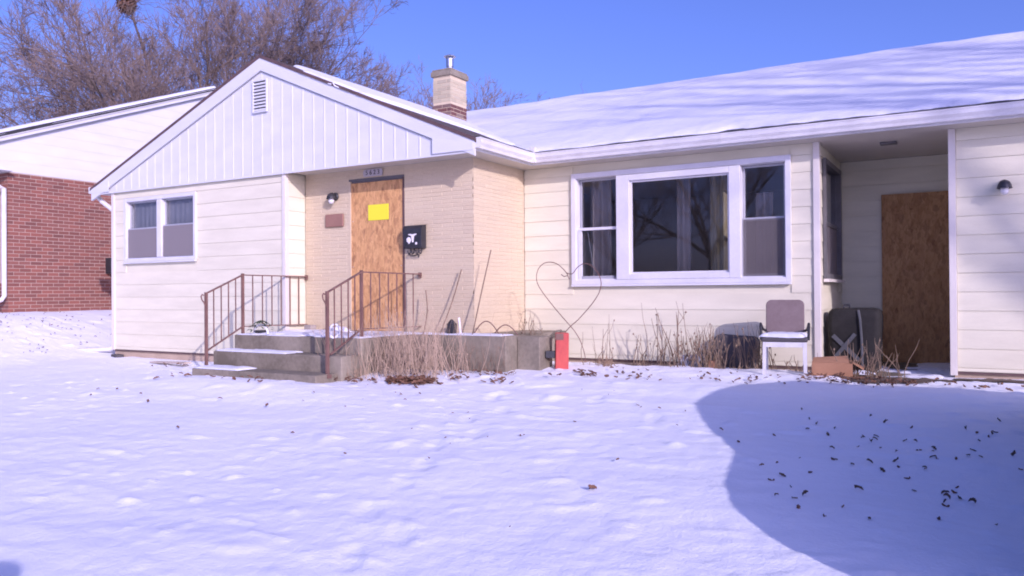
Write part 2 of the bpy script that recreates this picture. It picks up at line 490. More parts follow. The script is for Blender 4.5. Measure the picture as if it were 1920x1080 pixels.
def wall_mesh(name, m, rects, axis, p0, p1, parent):
    mb = MB()
    for (a0, a1, z0, z1) in rects:
        if axis == 'y': mb.box(a0, a1, p0, p1, z0, z1)
        else: mb.box(p0, p1, a0, a1, z0, z1)
    return mb.build(name, m, parent)
def around(a0, a1, z0, z1, hole):
    h0, h1, k0, k1 = hole
    return [(a0, h0, z0, z1), (h1, a1, z0, z1), (h0, h1, z0, k0), (h0, h1, k1, z1)]
COURSE = .192
def siding(parent, axis, plane, a0, a1, z0, z1, holes=(), sgn=-1, zfirst=.05, name='board', m='siding'):
    """horizontal lap boards; axis 'y': boards run in x on a plane y=plane facing -y (sgn=-1);
       axis 'x': boards run in y on a plane x=plane, facing +x (sgn=+1) or -x"""
    edges = [z0]
    z = z0 + zfirst if zfirst > 0 else z0 + COURSE
    while z < z1 - .02:
        edges.append(z); z += COURSE
    edges.append(z1)
    for b, t in zip(edges[:-1], edges[1:]):
        segs = [(a0, a1)]
        for (h0, h1, k0, k1) in holes:
            if k0 < t - .001 and k1 > b + .001:
                new = []
                for (s0, s1) in segs:
                    if h0 > s0: new.append((s0, min(s1, h0)))
                    if h1 < s1: new.append((max(s0, h1), s1))
                segs = [q for q in new if q[1] - q[0] > .01] if True else segs
        for (s0, s1) in segs:
            zz0, zz1 = b + .0015, t - .0015
            mb = MB()
            th0, th1 = .0115 + random.uniform(-.001, .001), .005
            prof = [(plane - sgn * .02, zz0), (plane + sgn * (th0 - .02), zz0), (plane + sgn * (th0 - .02), zz0 + .006), (plane + sgn * (th1 - .02), zz1), (plane - sgn * .02, zz1)]
            if axis == 'y': mb.prism(prof, 'x', s0, s1)
            else: mb.prism(prof, 'y', s0, s1)   # poly=(x,z)
            mb.build(name, m, parent)

# window holes
WV = (.345, 2.012, 1.37, 2.338)          # wing window (x0,x1,z0,z1)
WM = (7.295, 10.005, .95, 2.358)         # triple window
# --- backing walls
w_front = wall_mesh('wall', 'siding', around(.02, WA - .02, 0, H - .02, WV), 'y', .0205, .16, house)
siding(w_front, 'y', 0.0, .065, WA - .06, 0, H - .02, [WV], -1, .05)
w_ret = wall_mesh('wall', 'siding', [(.17, YE + .06, 0.0, H - .02)], 'x', WA - .15, WA - .0205, house)
siding(w_ret, 'x', WA, .058, YE - .002, .30, H - .02, [], 1, .134)
w_main = wall_mesh('wall', 'siding', around(XC + .02, PL + .02, 0, H - .02, WM), 'y', YM + .0205, YM + .16, house)
siding(w_main, 'y', YM, XC + .005, PL - .002, 0, H - .02, [WM], -1, .05)
SW = (YM + .25, 3.02, .985, 2.33)
w_pret = wall_mesh('wall', 'siding', around(YM + .17, YB + .1, -.15, H - .02, SW), 'x', PL - .08, PL + .0445, house)
siding(w_pret, 'x', PL + .065, YM + .006, YB - .002, -.1, H - .02, [SW], 1, .15)
w_pback = wall_mesh('wall', 'siding', [(PL - .1, PR + .6, -.15, H - .02)], 'y', YB + .0205, YB + .16, house)
siding(w_pback, 'y', YB, PL + .066, PR + .3, -.1, H - .02, [], -1, .15)
w_right = wall_mesh('wall', 'siding', [(PR + .02, 19.5, 0, H - .02)], 'y', YM + .0205, YM + .16, house)
siding(w_right, 'y', YM, PR + .07, 19.5, .012, H - .02, [], -1, .038)
w_pside = wall_mesh('wall', 'siding', [(YM + .17, YB + .02, -.15, H - .02)], 'x', PR + .02, PR + .15, house)
w_left = wall_mesh('wall', 'siding', [(.17, 9.0, 0, H - .02)], 'x', .0205, .15, house)
w_back = wall_mesh('wall', 'siding', [(.02, 19.5, 0, H - .02)], 'y', 9.0, 9.15, house)
# foundation under the siding
for q in ((.03, WA + .1, .03, .2), (.031, .2, .2, 9), (XC - .2, PL + .03, YM + .03, YM + .2), (PR + .04, 19.5, YM + .03, YM + .2)):
    MB().box(*q, -.6, -.002).build('foundation', 'block', house)
# bottom starter strips (brown shadow gap)
MB().box(.02, WA - .03, .004, .03, -.022, -.003).build('base_strip', 'drip', house)
MB().box(XC + .05, PL - .01, YM + .004, YM + .03, -.022, -.003).build('base_strip', 'drip', house)
MB().box(PR + .06, 19.4, YM + .004, YM + .03, -.012, .009).build('base_strip', 'drip', house)
# corner trims
MB().box(-.006, .062, -.008, .06, -.01, H - .022).build('corner_trim', 'trim_pink', house, bevel=.004)
MB().box(WA - .058, WA + .006, -.008, .055, 0.0, H - .022).build('corner_trim', 'trim_pink', house, bevel=.004)
MB().box(PL, PL + .068, YM - .012, YM + .055, -.08, H - .02).build('corner_trim', 'trim_pink', house, bevel=.004)
MB().box(PR, PR + .066, YM - .012, YM + .17, -.03, H - .02).build('corner_trim', 'trim_pink', house, bevel=.004)

# --- interiors behind the glass
def room(x0, x1, y0, y1, z0, z1):
    v = [(x0, y0, z0), (x1, y0, z0), (x1, y1, z0), (x0, y1, z0), (x0, y0, z1), (x1, y0, z1), (x1, y1, z1), (x0, y1, z1)]
    f = [(0, 1, 2, 3), (4, 7, 6, 5), (1, 5, 6, 2), (2, 6, 7, 3), (3, 7, 4, 0)]
    return raw('interior', v, f, 'room', house)
room(.16, 3.5, .17, 3.4, .35, H - .03)
room(6.2, PL - .09, YM + .17, 5.6, .3, H - .03)
def curtain(x0, x1, y, z0, z1, m, n=None, amp=.035, parent=house):
    n = n or int((x1 - x0) / .012)
    xs = np.linspace(x0, x1, n); X = np.stack([xs, xs], 1)
    ph = (xs - x0) / .11 * 2 * math.pi
    yy = y + amp * np.sin(ph + 1.2 * np.sin(xs * 7)); Y = np.stack([yy, yy + .01], 1)
    Z = np.stack([np.full(n, z0), np.full(n, z1)], 1)
    return grid_mesh('curtain', X, Y, Z, m, parent)

# --- windows
def ring(mb, a0, a1, z0, z1, w, d0, d1, plane, axis='y', wb=None, wt=None):
    wb = w if wb is None else wb; wt = w if wt is None else wt
    for (p0, p1, q0, q1) in ((a0, a0 + w, z0, z1), (a1 - w, a1, z0, z1), (a0 + w, a1 - w, z0, z0 + wb), (a0 + w, a1 - w, z1 - wt, z1)):
        if axis == 'y': mb.box(p0, p1, plane + d0, plane + d1, q0, q1)
        else: mb.box(plane + d0, plane + d1, p0, p1, q0, q1)
def pane(x0, x1, z0, z1, y, parent):
    return MB().box(x0, x1, y - .003, y + .003, z0, z1).build('pane', 'glass', parent)
def double_hung(x0, x1, z0, z1, zr, y, parent, screen=True, sm='screen'):
    """two sashes inside the opening"""
    m = MB(); ring(m, x0, x1, zr - .02, z1, .022, .045, .075, y); m.build('sash', 'sash', parent)
    pane(x0 + .022, x1 - .022, zr + .002, z1 - .022, y + .06, parent)
    m = MB(); ring(m, x0, x1, z0, zr + .018, .036, .012, .042, y); m.build('sash', 'sash', parent)
    pane(x0 + .036, x1 - .036, z0 + .036, zr - .018, y + .028, parent)
    if screen:
        MB().box(x0 + .01, x1 - .01, y + .002, y + .005, z0 + .008, zr - .002).build('screen', sm, parent)
# wing window (two double-hung units)
m = MB(); ring(m, .336, 2.021, 1.36, 2.347, .055, -.022, .0, 0.0)
m.box(1.13, 1.235, -.018, .06, 1.42, 2.29)
ring(m, .346, 2.011, 1.372, 2.337, .045, .0, .14, 0.0)
win1 = m.build('window', 'winframe', house, bevel=.004)
MB().box(.336, 2.021, -.04, -.001, 1.335, 1.358).build('sill', 'winframe', win1, bevel=.004)
double_hung(.392, 1.129, 1.418, 2.291, 1.865, .005, win1)
double_hung(1.236, 1.965, 1.418, 2.291, 1.885, .005, win1)
curtain(.40, 1.13, .092, 1.38, 2.32, 'curtain_dim', parent=win1, amp=.004); curtain(1.24, 1.96, .092, 1.38, 2.32, 'curtain_dim', parent=win1, amp=.004)
# triple window
m = MB(); ring(m, 7.288, 10.012, .9425, 2.366, .062, -.028, .0, YM, wb=.055, wt=.065)
m.box(7.915, 8.085, YM - .034, YM + .10, .998, 2.296)
m.box(9.322, 9.452, YM - .034, YM + .10, .998, 2.296)
m.box(8.086, 9.321, YM - .033, YM + .09, 2.222, 2.2955)
m.box(8.086, 9.321, YM - .033, YM + .09, .9985, 1.064)
ring(m, 7.298, 10.002, .952, 2.356, .06, .0, .14, YM)
win2 = m.build('window', 'winframe', house, bevel=.004)
MB().box(7.288, 10.012, YM - .045, YM - .001, .915, .941).build('sill', 'winframe', win2, bevel=.005)
m = MB(); ring(m, 8.087, 9.320, 1.065, 2.221, .022, .0, .03, YM); m.build('glazing_bead', 'winframe', win2)
pane(8.108, 9.300, 1.086, 2.20, YM + .02, win2)
double_hung(7.366, 7.912, 1.01, 2.292, 1.655, YM + .045, win2, screen=False)
double_hung(9.455, 9.935, 1.01, 2.292, 1.672, YM + .045, win2, screen=True, sm='screen_dark')
MB().box(7.36, 7.91, YM + .02, YM + .05, 1.635, 1.668).build('meeting_rail', 'winframe', win2)
MB().box(7.366, 7.41, YM + .015, YM + .05, 1.01, 1.63).build('stop_strip', 'winframe', win2)
stick = MB(); stick.tube([(7.47, YM + .085, 1.62), (7.56, YM + .09, 1.06)], .008, 6); stick.build('prop_stick', 'darkframe', win2)
MB().box(7.42, 7.86, YM + .015, YM + .05, 1.012, 1.05).build('sash_bottom', 'sash', win2)
curtain(7.40, 7.72, YM + .30, .9, 2.4, 'curtain_grey', parent=win2)
curtain(8.5, 8.68, YM + .55, .6, 2.4, 'curtain_grey', parent=win2)
curtain(8.98, 9.20, YM + .38, .6, 2.4, 'curtain_olive', parent=win2)
curtain(9.55, 9.75, YM + .32, .9, 2.0, 'curtain_grey', parent=win2)
# window on the side of the porch recess
xs = PL + .065
m = MB(); ring(m, SW[0] - .01, SW[1] + .01, SW[2] - .01, SW[3] + .01, .06, .0, .03, xs, 'x'); ring(m, SW[0], SW[1], SW[2], SW[3], .045, -.10, .0, xs, 'x')
m.box(xs - .05, xs - .01, SW[0] + .045, SW[1] - .045, 1.60, 1.64)
win3 = m.build('window', 'darkframe', house)
MB().box(xs - .035, xs - .029, SW[0] + .045, SW[1] - .045, 1.64, SW[3] - .045).build('pane', 'glass', win3)
MB().box(xs - .03, xs - .024, SW[0] + .045, SW[1] - .045, SW[2] + .045, 1.60).build('screen', 'screen', win3)
MB().box(xs - .04, xs - .034, SW[0] + .045, SW[1] - .045, SW[2] + .045, 1.60).build('pane', 'glass', win3)
MB().box(xs, xs + .06, SW[0] - .03, SW[1] + .03, SW[2] - .045, SW[2] - .011).build('sill', 'trim_pink', win3)

# --- brick walls: real bricks, the largest in view as single parts
def brick_wall(parent, rects_fn, mbrick, L, Hh, joint, proud, single_fn, limit=300):
    """rects_fn yields (origin, along unit vec, normal unit vec, length, z0, z1, skip(a0,a1,z0,z1)->bool)"""
    cand = []
    for (o, al, nr, length, z0, z1, skip) in rects_fn:
        rows = int((z1 - z0) / (Hh + joint))
        for r in range(rows):
            zb = z0 + r * (Hh + joint)
            off = -(L + joint) * (.5 if r % 2 else 0) - random.uniform(0, .015)
            a = off
            while a < length - .012:
                b0, b1 = max(a, .0), min(a + L, length)
                a += L + joint
                if b1 - b0 < .02 or skip(b0, b1, zb, zb + Hh): continue
                cand.append((o, al, nr, b0, b1, zb, zb + Hh))
    def score(c):
        o, al, nr, b0, b1, zb, zt = c
        p = Vector(o) + Vector(al) * ((b0 + b1) / 2); p.z = (zb + zt) / 2
        return -single_fn(p, b1 - b0)
    cand.sort(key=score)
    shared = {}
    rest = MB()
    for i, (o, al, nr, b0, b1, zb, zt) in enumerate(cand):
        w = round(b1 - b0, 3); pr_ = proud + random.uniform(-.0015, .0015)
        o = Vector(o); al = Vector(al); nr = Vector(nr)
        def corners(base, pr_):
            e = .0025
            c = []
            for d, inset in ((-.012, 0), (pr_ - .002, 0), (pr_, e)):
                for (aa, zz) in ((inset, inset), (w - inset, inset), (w - inset, zt - zb - inset), (inset, zt - zb - inset)):
                    c.append(tuple(base + al * aa + nr * d + Vector((0, 0, zz))))
            f = [(0, 1, 5, 4), (1, 2, 6, 5), (2, 3, 7, 6), (3, 0, 4, 7), (4, 5, 9, 8), (5, 6, 10, 9), (6, 7, 11, 10), (7, 4, 8, 11), (8, 9, 10, 11)]
            return c, f
        base = o + al * b0; base.z = zb
        if i < limit:
            key = (w, tuple(al), tuple(nr))
            if key not in shared:
                c, f = corners(Vector((0, 0, 0)), proud)
                mbb = MB().add(c, f)
                ob = mbb.build('brick', mbrick, parent, loc=base); shared[key] = ob
            else:
                dup(shared[key], parent, base + nr * random.uniform(-.0015, .0015))
        else:
            c, f = corners(base, pr_)
            rest.add(c, f)
    if rest.v:
        r = rest.build('bricks', mbrick, parent); r['kind'] = 'stuff'
def nearcam(p, w):
    d = (p - Vector(CAM)).length
    return w * 10 - abs(d)
# entry wall and its return
ew = MB()
ew.box(WA + .0, 4.60, YE + .006, YE + .2, -.1, H - .02); ew.box(5.525, XC - .006, YE + .006, YE + .2, -.1, H - .02)
ew.box(4.60, 5.525, YE + .006, YE + .2, 2.36, H - .02)
ew.box(XC - .2, XC - .006, YE + .2, YM + .1, -.1, H - .02)
entry = ew.build('wall', 'mortar_tan', house)
DOOR = (4.585, 5.54, .2, 2.372)
def skip_door(a0, a1, z0, z1):
    return (WA + a1 > DOOR[0] + .004 and WA + a0 < DOOR[1] - .004 and z0 < 2.36)
def entry_rects():
    # left of the door, right of the door, above it, and the return
    yield ((WA + .004, YE + .006, 0), (1, 0, 0), (0, -1, 0), 4.60 - WA - .004, .30, H - .02, lambda *a: False)
    yield ((5.525, YE + .006, 0), (1, 0, 0), (0, -1, 0), XC - 5.525, .30, H - .02, lambda *a: False)
    yield ((4.602, YE + .006, 0), (1, 0, 0), (0, -1, 0), .92, 2.365, H - .02, lambda *a: False)
    yield ((XC - .006, YE + .006, 0), (0, 1, 0), (1, 0, 0), YM - YE - .008, .30, H - .02, lambda *a: False)
brick_wall(entry, list(entry_rects()), 'brick_tan', .292, .040, .0085, .0035, nearcam)
# door frame behind the boarding
m = MB(); m.box(4.60, 4.64, YE + .02, YE + .12, .36, 2.358); m.box(5.485, 5.525, YE + .02, YE + .12, .36, 2.358); m.box(4.64, 5.485, YE + .02, YE + .12, 2.31, 2.358)
m.box(4.64, 5.485, YE + .10, YE + .14, .36, 2.31)
m.build('door_frame', 'darkframe', house)

# --- soffits
YF = -.02           # front face plane of the gable
m = MB()
m.box(-.32, WA, YF, -.012, H - .018, H + .002) if False else None
m.box(WA + .012, XC + OV - .06, YF + .012, YM - .001, H - .02, H)
m.box(XC + OV - .059, 19.6, YM - OV + .06, YM - .001, H - .02, H)
m.box(PL + .0, 19.6, YM, YB + .0, H - .02, H)
m.box(XC + .0, PL - .0, YM, YM + .02, H - .02, H)
m.build('soffit', 'soffit', house)
# --- wing gable: board-and-batten style panels
AX, AZ = 3.40, 4.10
def wing_z(x): return AZ - (.396 * (AX - x) if x < AX else .428 * (x - AX))
gx0, gx1 = -.42, XC + OV - .05
gb = MB(); n = 60
poly = [(gx0, H - .018), (gx1, H - .018), (gx1, wing_z(gx1) - .07), (AX, AZ - .07), (gx0, wing_z(gx0) - .05)]
gb.prism(poly, 'y', YF + .012, YF + .06)
gable = gb.build('gable', 'white', house)
VENT = (3.245, 3.525, 3.325, 3.77)
rib = .191
x = gx0 + .33
k0 = math.ceil((x - 3.567) / rib)
xr = 3.567 + k0 * rib
FW = .15
def panel_top(xx): return wing_z(xx) - .065 - FW * 1.05
while xr < gx1 - .55:
    x0, x1 = xr, xr + rib - .003
    pts = [(x0, H - .016), (x1, H - .016), (x1, panel_top(x1))]
    if x0 < AX < x1: pts.append((AX, panel_top(AX)))
    pts.append((x0, panel_top(x0)))
    if min(panel_top(x0), panel_top(x1)) > H + .015:
        pm = MB(); pm.prism(pts, 'y', YF, YF + .0118)
        # rounded batten at the seam
        zt = panel_top(x0 + .012)
        bt = MB().add([], [])
        seg = [(x0 + .002, YF), (x0 + .008, YF - .0035), (x0 + .016, YF - .0055), (x0 + .024, YF - .0035), (x0 + .030, YF)]
        vs_ = []
        for (bx, by) in seg: vs_ += [(bx, by, H - .016), (bx, by, panel_top(bx))]
        pm.add(vs_, [(2 * i, 2 * i + 2, 2 * i + 3, 2 * i + 1) for i in range(4)])
        pm.build('panel', 'white', gable)
    xr += rib
# plain end panels and bottom rail
MB().box(gx0 - .02, WA - .002, YF - .016, -.0095, H - .045, H - .0185).build('bottom_rail', 'white', gable)
MB().box(WA + .011, gx1, YF - .016, YF + .011, H - .045, H - .0185).build('bottom_rail', 'white', gable)
# rake fascia boards
def rake(xa, xb, name, m, up, dn, y0, y1, parent):
    mb = MB()
    za, zb = wing_z(xa), wing_z(xb)
    mb.prism([(xa, za - dn), (xb, zb - dn), (xb, zb - up), (xa, za - up)], 'y', y0, y1)
    return mb.build(name, m, parent)
rake(-.462, AX, 'rake_board', 'white', .012, .055 + FW, YF - .030, YF - .0005, house)
rake(AX, XC + OV - .03, 'rake_board', 'white', .012, .055 + FW, YF - .030, YF - .0005, house)
# boxed eave return at the left tip
m = MB(); m.prism([(-.468, H - .018), (.0, H - .018), (.0, wing_z(.0) - .10), (-.468, wing_z(-.468) - .0135)], 'y', YF - .036, YF - .0305); m.build('eave_return', 'white', house)
m = MB(); m.prism([(XC - .30, H - .018), (gx1, H - .018), (gx1, wing_z(gx1) - .06), (XC - .30, wing_z(XC - .30) - .20)], 'y', YF - .036, YF - .0305); m.build('eave_return', 'white', house)
MB().box(-.46, -.03, YF, 8.5, H - .017, H - .001).build('soffit', 'white', house)
# louvered vent
m = MB(); ring(m, VENT[0], VENT[1], VENT[2], VENT[3], .018, -.036, -.012, YF); m.box(VENT[0] + .018, VENT[1] - .018, YF - .0155, YF - .0125, VENT[2] + .018, VENT[3] - .018)
vent = m.build('vent', 'white', house)
me0 = None
for k in range(9):
    z = VENT[2] + .036 + k * .0445
    sl = MB().prism([(YF - .033, z - .012), (YF - .030, z - .014), (YF - .017, z + .012), (YF - .020, z + .014)], 'x', VENT[0] + .019, VENT[1] - .019)
    sl.build('slat', 'white', vent)
vb = MB().box(VENT[0] + .019, VENT[1] - .019, YF - .0165, YF - .0158, VENT[2] + .019, VENT[3] - .019); vb.build('vent_screen', 'darkframe', vent)

# --- roofs
SL = .418
EY, EZ = YM - OV + .02, 2.625          # main eave edge
RY, RZ = 5.62, 2.625 + SL * (5.62 - (YM - OV + .02))
roof = MB()
roof.prism([(EY, EZ), (RY, RZ), (9.9, RZ - SL * (9.9 - RY)), (9.9, RZ - SL * (9.9 - RY) - .12), (RY, RZ - .12), (EY, EZ - .09)], 'x', .1, 20.2)
roofo = roof.build('roof', 'shingle_dark', house)
wr = MB()
xe = XC + OV - .01
wr.prism([(-.48, wing_z(-.48)), (AX, AZ), (AX, AZ - .05), (-.48, wing_z(-.48) - .05)], 'y', YF - .029, 6.2)
wr.prism([(AX, AZ), (xe, wing_z(xe)), (xe, wing_z(xe) - .05), (AX, AZ - .05)], 'y', YF - .029, 5.0)
wroof = wr.build('roof', 'shingle', house)
m = MB(); m.prism([(-.49, wing_z(-.49) + .008), (AX, AZ + .010), (AX, AZ - .030), (-.49, wing_z(-.49) - .030)], 'y', YF - .040, YF - .0305); m.build('drip_edge', 'drip', house)
m = MB(); m.prism([(AX, AZ + .008), (xe, wing_z(xe) + .008), (xe, wing_z(xe) - .036), (AX, AZ - .036)], 'y', YF - .040, YF - .0305)
m.build('drip_edge', 'drip', house)
# --- fascia and gutters (k-style profile)
MB().box(XC + OV - .06, 20, YM - OV + .045, YM - OV + .06, H - .02, 2.60).build('fascia', 'gutter', house)
MB().box(XC + OV - .06, XC + OV - .045, YF + .0, YM - OV + .045, H - .02, 2.59).build('fascia', 'gutter', house)
def kprofile(o0, z0):
    # outward distance, height (open trough)
    return [(o0, z0), (o0 + .055, z0), (o0 + .065, z0 + .03), (o0 + .085, z0 + .06), (o0 + .09, z0 + .095), (o0 + .096, z0 + .105), (o0 + .096, z0 + .115), (o0 + .085, z0 + .115), (o0 + .08, z0 + .10), (o0 + .06, z0 + .04), (o0 + .05, z0 + .012), (o0, z0 + .012)]
go = OV - .045
gp = kprofile(go, H + .003)
g1 = MB(); g1.prism([(YM - o, z) for o, z in gp], 'x', XC + go + .096, 20.05)
g1.build('gutter', 'gutter', house)
g2 = MB(); g2.prism([(XC + o, z) for o, z in gp], 'y', YF - .02, YM - go - .096)
g2.build('gutter', 'gutter', house)
MB().box(XC + go, XC + go + .099, YF - .024, YF - .0205, H + .002, H + .12).build('gutter_cap', 'gutter', house)
MB().box(XC + go - .004, XC + go + .101, YM - go - .101, YM - go + .004, H + .001, H + .121).build('gutter_corner', 'gutter', house)
MB().box(XC + go + .02, XC + go + .09, YM - go - .09, YM - go - .02, H + .121, H + .20).build('splash_guard', 'gutter', house)
# seams on the gutter
for xx in (9.3, 12.6):
    MB().prism([(YM - o - .002, z - .001) for o, z in gp[:8]], 'x', xx, xx + .03).build('gutter_strap', 'gutter', house)
# left eave gutter and downspout
MB().box(-.55, -.472, YF - .02, 8.4, H - .01, H + .09).build('gutter', 'gutter', house)
m = MB(); m.tube([(-.51, .10, H + .0), (-.51, .10, H - .06), (-.40, .10, H - .14), (-.05, .12, H - .34), (-.045, .12, H - .45), (-.045, .12, .16), (-.06, .11, .05), (-.16, .05, -.01), (-.95, -.28, -.045)], .036, 8)
dsp = m.build('downspout', 'gutter', house, smooth=False)

# --- porch ceiling light fixture box
m = MB(); m.box(10.88, 11.05, 1.98, 2.10, H - .045, H - .0205); m.build('light_fixture', 'darkframe', house, bevel=.006)

# --- chimney
CX0, CX1, CY0, CY1 = 3.715, 4.085, 3.5, 3.995
cm = MB(); cm.box(CX0 + .006, CX1 - .006, CY0 + .006, CY1 - .006, 3.4, 4.60)
chim = cm.build('chimney', 'mortar_tan', house)
def chim_rects(z0, z1):
    yield ((CX0, CY0 + .006, 0), (1, 0, 0), (0, -1, 0), CX1 - CX0, z0, z1, lambda *a: False)
    yield ((CX1 - .006, CY0 + .006, 0), (0, 1, 0), (1, 0, 0), CY1 - CY0 - .006, z0, z1, lambda *a: False)
brick_wall(chim, list(chim_rects(3.5, 4.12)), 'brick_old', .19, .055, .010, .006, nearcam)
brick_wall(chim, list(chim_rects(4.12, 4.56)), 'brick_chim', .19, .055, .010, .006, nearcam)
cc = MB(); cc.box(CX0 - .03, CX1 + .03, CY0 - .03, CY1 + .03, 4.565, 4.655); cc.box(CX0 - .012, CX1 + .012, CY0 - .012, CY1 + .012, 4.6555, 4.69)
cc.build('chimney_cap', 'concrete', chim, bevel=.01)
fl = MB(); fl.lathe([(.058, 4.66), (.058, 4.78), (.066, 4.785), (.066, 4.92), (.075, 4.93)], 16, (3.9, 3.75, 0)); fl.lathe([(.105, 4.955), (.108, 4.965), (.05, 4.99), (.005, 5.0)], 16, (3.9, 3.75, 0))
for a in range(4):
    fl.bar((3.9 + .066 * math.cos(a * 1.57), 3.75 + .066 * math.sin(a * 1.57), 4.92), (3.9 + .08 * math.cos(a * 1.57), 3.75 + .08 * math.sin(a * 1.57), 4.96), .01)
fl.build('flue_pipe', 'galv', chim, smooth=False)

# ------------------------------------------------------------------ snow lying on things
def snow_sheet(name, us, vs_, surf, thick, mask_fn, label, edge=.10):
    U, V = np.meshgrid(us, vs_, indexing='ij')
    X, Y, Zb = surf(U, V)
    t = mask_fn(U, V)                     # >0 inside, in metres from the edge
    th = thick(U, V) * np.clip(1 - np.exp(-np.clip(t, 0, 9) / edge), 0, 1)
    Z = Zb + th - np.where(t <= 0, .03, 0)
    keep = t > -(us[1] - us[0]) * 1.5
    fm = keep[:-1, :-1] | keep[1:, :-1] | keep[1:, 1:] | keep[:-1, 1:]
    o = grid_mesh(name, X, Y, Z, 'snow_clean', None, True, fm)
    tag(o, label, None, kind='stuff')
    return o
# main roof: u = x, v = y
us = np.arange(1.5, 20.2, .05); vs_ = np.arange(EY - .02, RY + 3.0, .04)
def surf_main(U, V): return U, V, np.where(V <= RY, EZ + SL * (V - EY), RZ - SL * (V - RY)) - .02 * np.exp(-((V - RY) / .15) ** 2)
def mask_main(U, V):
    e = .035 + .30 * np.clip(perlin(U * 1.3, U * 0 + .3, 11) - .02, 0, 1) + .10 * np.clip(perlin(U * 2.1, U * 0 + .4, 12), -.3, 1) + .03 * perlin(U * 9, U * 0 + .2, 13)
    e = np.where(U < 8.2, e * .35, e)
    return V - EY - e
th_main = lambda U, V: .05 + .02 * perlin(U * .8, V * 1.7, 14) + .012 * perlin(U * 2.6, V * 5, 15) + .02 * sstep(RY - .6, RY, V)
snow_sheet('snow', us, vs_, surf_main, th_main, mask_main, 'smooth snow blanket on the long main roof', .05)
# wing right slope: u = x (AX..xe), v = y
us = np.arange(AX - .05, xe + .02, .03); vs_ = np.arange(YF - .05, 4.9, .03)
def surf_wr(U, V): return U, V, AZ - .428 * np.abs(U - AX)
def mask_wr(U, V):
    e = .06 + 1.75 * sstep(5.2, 5.75, U) + .10 * perlin(U * 2.2, V * .3, 16) + .05 * perlin(U * 7, V * 2, 17)
    e = np.where(U < 4.15, .6 + .1 * perlin(U * 3, V * 0, 18) - (U - AX) * .35, e)
    side = (xe - U) - .03 - .05 * perlin(V * 3, V * 0, 19)
    return np.minimum(V - (YF - .05) - e, side + 0 * V)
snow_sheet('snow', us, vs_, surf_wr, lambda U, V: .045 + .015 * perlin(U * 2, V * 2, 20), mask_wr, 'thin snow on the right slope of the front gable roof', .04)
# snow in the gutters
us = np.arange(XC + OV, 20.0, .05); vs_ = np.linspace(YM - OV - .045, YM - OV + .08, 7)
snow_sheet('snow', us, vs_, lambda U, V: (U, V, U * 0 + 2.575), lambda U, V: .06 + .018 * perlin(U * 1.7, U * 0, 21) + .01 * perlin(U * 6, V * 3, 22), lambda U, V: .3 + 0 * U, 'snow filling the long front gutter', .05)
us = np.linspace(XC + OV - .08, XC + OV + .045, 7); vs_ = np.arange(YF, YM - OV - .02, .04)
snow_sheet('snow', us, vs_, lambda U, V: (U, V, U * 0 + 2.575), lambda U, V: .06 + .015 * perlin(V * 2.7, V * 0, 23), lambda U, V: .3 + 0 * U, 'snow filling the short gutter beside the gable', .05)

# ------------------------------------------------------------------ entry steps and landing
stoop = thing('entry_steps', 'grey concrete entry steps with long landing before the boarded front door', 'steps', (0, 0, 0))
MB().box(3.80, 5.86, -.85, YE - .002, -.5, .345).build('landing', 'concrete', stoop, bevel=.012)
MB().box(3.80, 5.86, -1.17, -.852, -.5, .165).build('step', 'concrete', stoop, bevel=.012)
MB().box(3.83, 5.80, -1.50, -1.172, -.5, -.015).build('step', 'concrete', stoop, bevel=.012)
MB().box(5.862, 7.20, .05, YE - .002, -.4, .35).build('landing_extension', 'concrete', stoop, bevel=.012)
MB().box(XC + .01, 7.20, YE, YM - .01, -.4, .348).build('landing_extension', 'concrete', stoop, bevel=.012)
MB().box(7.202, 7.50, .30, .62, -.4, .335).build('end_pier', 'concrete', stoop, bevel=.012)
def patch(name, x0, x1, y0, y1, z, th, label, seed, thr=-.05, step=.02, edgepow=.05):
    us = np.arange(x0, x1 + step, step); vs2 = np.arange(y0, y1 + step, step)
    def mk(U, V):
        d = np.minimum(np.minimum(U - x0, x1 - U), np.minimum(V - y0, y1 - V))
        return np.minimum(d - .004, (perlin(U * 2.0, V * 3.0, seed) + .45 * perlin(U * 6, V * 8, seed + 1) - thr) * .25)
    return snow_sheet(name, us, vs2, lambda U, V: (U, V, U * 0 + z), lambda U, V: th * (1 + .5 * perlin(U * 5, V * 7, seed + 2)), mk, label, edgepow)
patch('snow', 3.81, 5.85, -.845, .36, .346, .025, 'thin snow lying on the landing before the front door', 31, -.35)
patch('snow', 3.81, 5.0, -1.165, -.856, .166, .025, 'snow strip lying on the upper concrete step', 34, -.45)
patch('snow', 3.84, 4.6, -1.495, -1.176, -.014, .03, 'snow strip lying on the lowest concrete step', 37, -.5)
patch('snow', 5.87, 7.15, .055, .36, .351, .018, 'thin snow on the landing extension beside the brick corner', 40, -.5)

